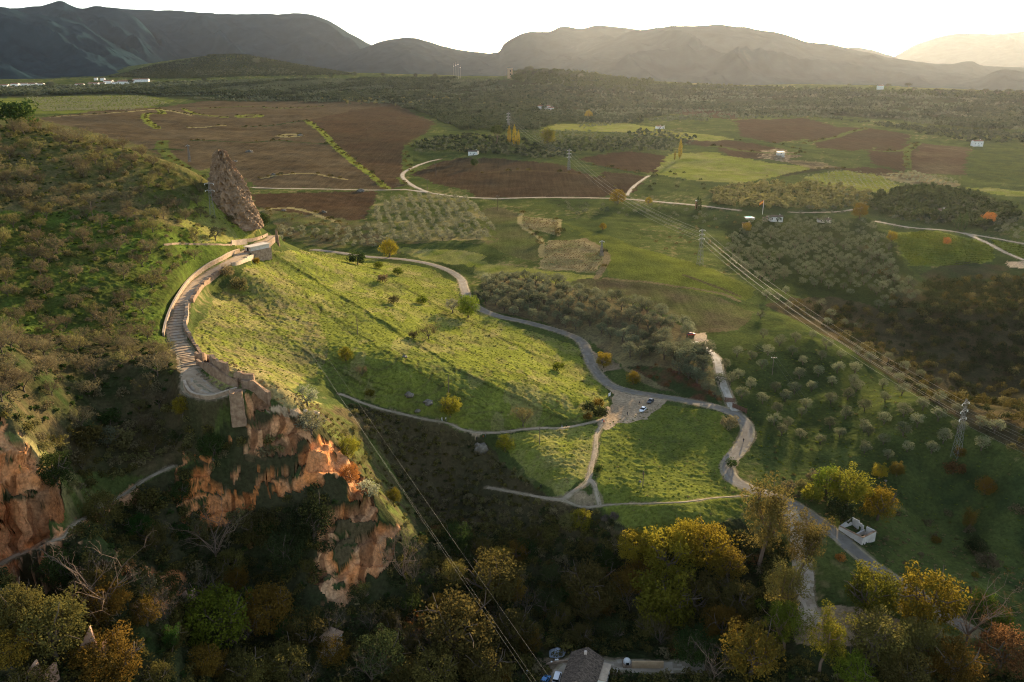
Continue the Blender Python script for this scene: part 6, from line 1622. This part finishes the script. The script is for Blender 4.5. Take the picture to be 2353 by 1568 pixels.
# ------------------------------------------------------------------ people
def person_mesh(stride, key):
    J = {"pel": (0, 0, .95), "spi": (0, .01, 1.18), "che": (0, .0, 1.38), "nek": (0, .01, 1.52), "hed": (0, .02, 1.62), "top": (0, .01, 1.74)}
    R = {"pel": .145, "spi": .125, "che": .15, "nek": .055, "hed": .095, "top": .07}; E = [("pel", "spi"), ("spi", "che"), ("che", "nek"), ("nek", "hed"), ("hed", "top")]
    for s, n in ((1, "r"), (-1, "l")):
        f = stride * s
        J.update({"sh" + n: (.19 * s, 0, 1.42), "el" + n: (.25 * s, -f * .28, 1.15), "wr" + n: (.25 * s, -f * .5 + .06, .92), "ha" + n: (.25 * s, -f * .55 + .1, .82), "hi" + n: (.10 * s, 0, .90), "kn" + n: (.11 * s, f * .45 + .03 * abs(f), .50), "an" + n: (.11 * s, f * .75 - .05, .08), "to" + n: (.13 * s, f * .75 + .13, .03)})
        R.update({"sh" + n: .075, "el" + n: .052, "wr" + n: .04, "ha" + n: .045, "hi" + n: .10, "kn" + n: .068, "an" + n: .048, "to" + n: .04})
        E += [("che", "sh" + n), ("sh" + n, "el" + n), ("el" + n, "wr" + n), ("wr" + n, "ha" + n), ("pel", "hi" + n), ("hi" + n, "kn" + n), ("kn" + n, "an" + n), ("an" + n, "to" + n)]
    names = list(J); me = bpy.data.meshes.new(key); me.from_pydata([J[n] for n in names], [(names.index(a), names.index(c)) for a, c in E], []); o = bpy.data.objects.new(key, me); COL.objects.link(o)
    o.modifiers.new("skin", 'SKIN'); 
    for i, n in enumerate(names):
        sv = me.skin_vertices[0].data[i]; sv.radius = (R[n], R[n] * (.8 if n in ("che", "pel", "spi") else 1)); sv.use_root = (n == "pel")
    ss = o.modifiers.new("sub", 'SUBSURF'); ss.levels = 2; ss.render_levels = 2
    dg = bpy.context.evaluated_depsgraph_get(); m2 = bpy.data.meshes.new_from_object(o.evaluated_get(dg)); bpy.data.objects.remove(o)
    return m2
PB = [person_mesh(.02, "standing"), person_mesh(.45, "walking")]
SKIN = paint_mat("skin", (.42, .24, .16), .6); PCOL = {}
def cloth(c):
    if c not in PCOL: PCOL[c] = paint_mat("cloth", c, .9, .1)
    return PCOL[c]
BLK, WHT, REDC, BLU, GRYC, DEN = (.015, .015, .017), (.62, .60, .58), (.50, .06, .035), (.06, .09, .26), (.16, .16, .17), (.035, .05, .09)
def person(px, py, rot, pose, top, legs, hair, label):
    p = spot(px, py); me = PB[pose].copy(); me.name = "person"; me.materials.clear()
    for m in (SKIN, cloth(top), cloth(legs), cloth(hair)): me.materials.append(m)
    for f in me.polygons:
        c = f.center
        f.material_index = 3 if (c.z > 1.64 or (c.z > 1.56 and c.y < .0)) else 0 if c.z > 1.49 or (abs(c.x) > .2 and c.z < .93) else 1 if c.z > .90 else 2
        f.use_smooth = True
    o = link("person", me); o.location = p + Vector((0, 0, .08)); o.rotation_euler = (0, 0, rot); tag(o, label, "person")
person(*Z5(840, 812), 2.5, 1, BLK, BLK, BLK, "person in black walking between the two parked cars")
person(*Z5(697, 940), .6, 0, BLK, DEN, BLK, "person in black standing at the meadow edge of the car park")
person(*Z5(402, 1022), 2.8, 1, BLU, WHT, BLK, "person in a blue top walking where the trail meets the car park")
person(*Z5(421, 1038), 2.9, 1, REDC, BLK, BLK, "person in a red top walking beside the one in blue")
person(*Z5(2062, 1252), 3.0, 1, BLK, DEN, BLK, "person in dark clothes walking down the lane bend")
Z5a = zv(860, 570, .3655)
person(*Z5a(670, 1322), 1.5, 1, WHT, WHT, BLK, "first of two walkers in white on the trail under the yellowish tree")
person(*Z5a(697, 1322), 1.5, 1, WHT, GRYC, BLK, "second walker in white on the trail, ahead toward the car park")
person(*Z5a(907, 1458), .4, 0, BLK, BLK, BLK, "person in black standing on the bare knoll below the trail")
person(*Z5a(952, 1446), 5.0, 0, REDC, BLK, BLK, "person in red standing on the bare knoll below the trail")
person(*Z5a(968, 1434), 4.6, 0, GRYC, DEN, BLK, "person in grey standing behind the one in red on the knoll")
person(*Z5a(1490, 1372), 4.7, 1, GRYC, WHT, BLK, "person in light trousers walking on the middle of the trail")
person(*Z5a(1522, 1371), 4.7, 1, BLK, BLK, BLK, "person in black walking on the middle of the trail")
person(603.7, 549, 2.6, 1, BLK, DEN, BLK, "person in dark clothes on the path by the gate pillar")
person(1243, 1123, 1.2, 1, BLK, BLK, BLK, "person in black on the trodden ground at the meadow edge")

# ------------------------------------------------------------------ boulders
def boulder(px, py, r, label, mat=None, flat=.6, group=None):
    p = spot(px, py); s = r * px_size(p) * .75; bm = bmesh.new(); bmesh.ops.create_icosphere(bm, subdivisions=3, radius=s)
    sd = int(px)
    for v in bm.verts:
        q = v.co / s; d = 1 + .5 * float(fbm(np.array([q.x * 1.6 + sd]), np.array([q.y * 1.6 + q.z * 1.1]), sd, 3)[0]); v.co = Vector((v.co.x * d, v.co.y * d, v.co.z * d * flat))
    me = bpy.data.meshes.new("boulder"); bm.to_mesh(me); bm.free(); me.materials.append(mat or BOULD)
    o = link("boulder", me); o.location = p; tag(o, label, "boulder", group)
BOULD = noisy("lichen_rock", (.11, .095, .075), (.24, .205, .16), .8, bump=.7)
boulder(1471, 1107, 5, "grey boulder on the meadow beside the wooden pole")
boulder(652, 485, 8, "grey boulder on the brown field near the track"); boulder(745, 488, 8, "grey boulder in the middle of the brown field by the track")
boulder(575, 350, 12, "large rocky outcrop on the upper ploughed field"); boulder(540, 372, 8, "pale boulder near the pylon on the ploughed field"); boulder(628, 402, 8, "dark boulder on the grassy strip of the ploughed field")
boulder(690, 312, 9, "grass-capped rock island in the upper ploughed field"); boulder(830, 440, 12, "low boulder by the gravel road, half in grass")
boulder(940, 908, 14, "grey rock ledge on the shaded end of the spur"); boulder(985, 925, 16, "broad rock ledge above the trail"); boulder(960, 945, 9, "lower rock ledge right above the trail"); boulder(930, 820, 9, "rock on the bright slope of the spur")
boulder(1105, 1030, 20, "dark rock knob below the bare knoll", flat=.9)
boulder(725, 950, 12, "pale rock at the tip of the terrace", STONE_LT); boulder(700, 945, 9, "smaller pale rock at the tip of the terrace", STONE_LT)
boulder(1870, 1190, 4, "white rock beside the dusty track"); boulder(2035, 1105, 5, "pale rock on the slope above the roofless house")
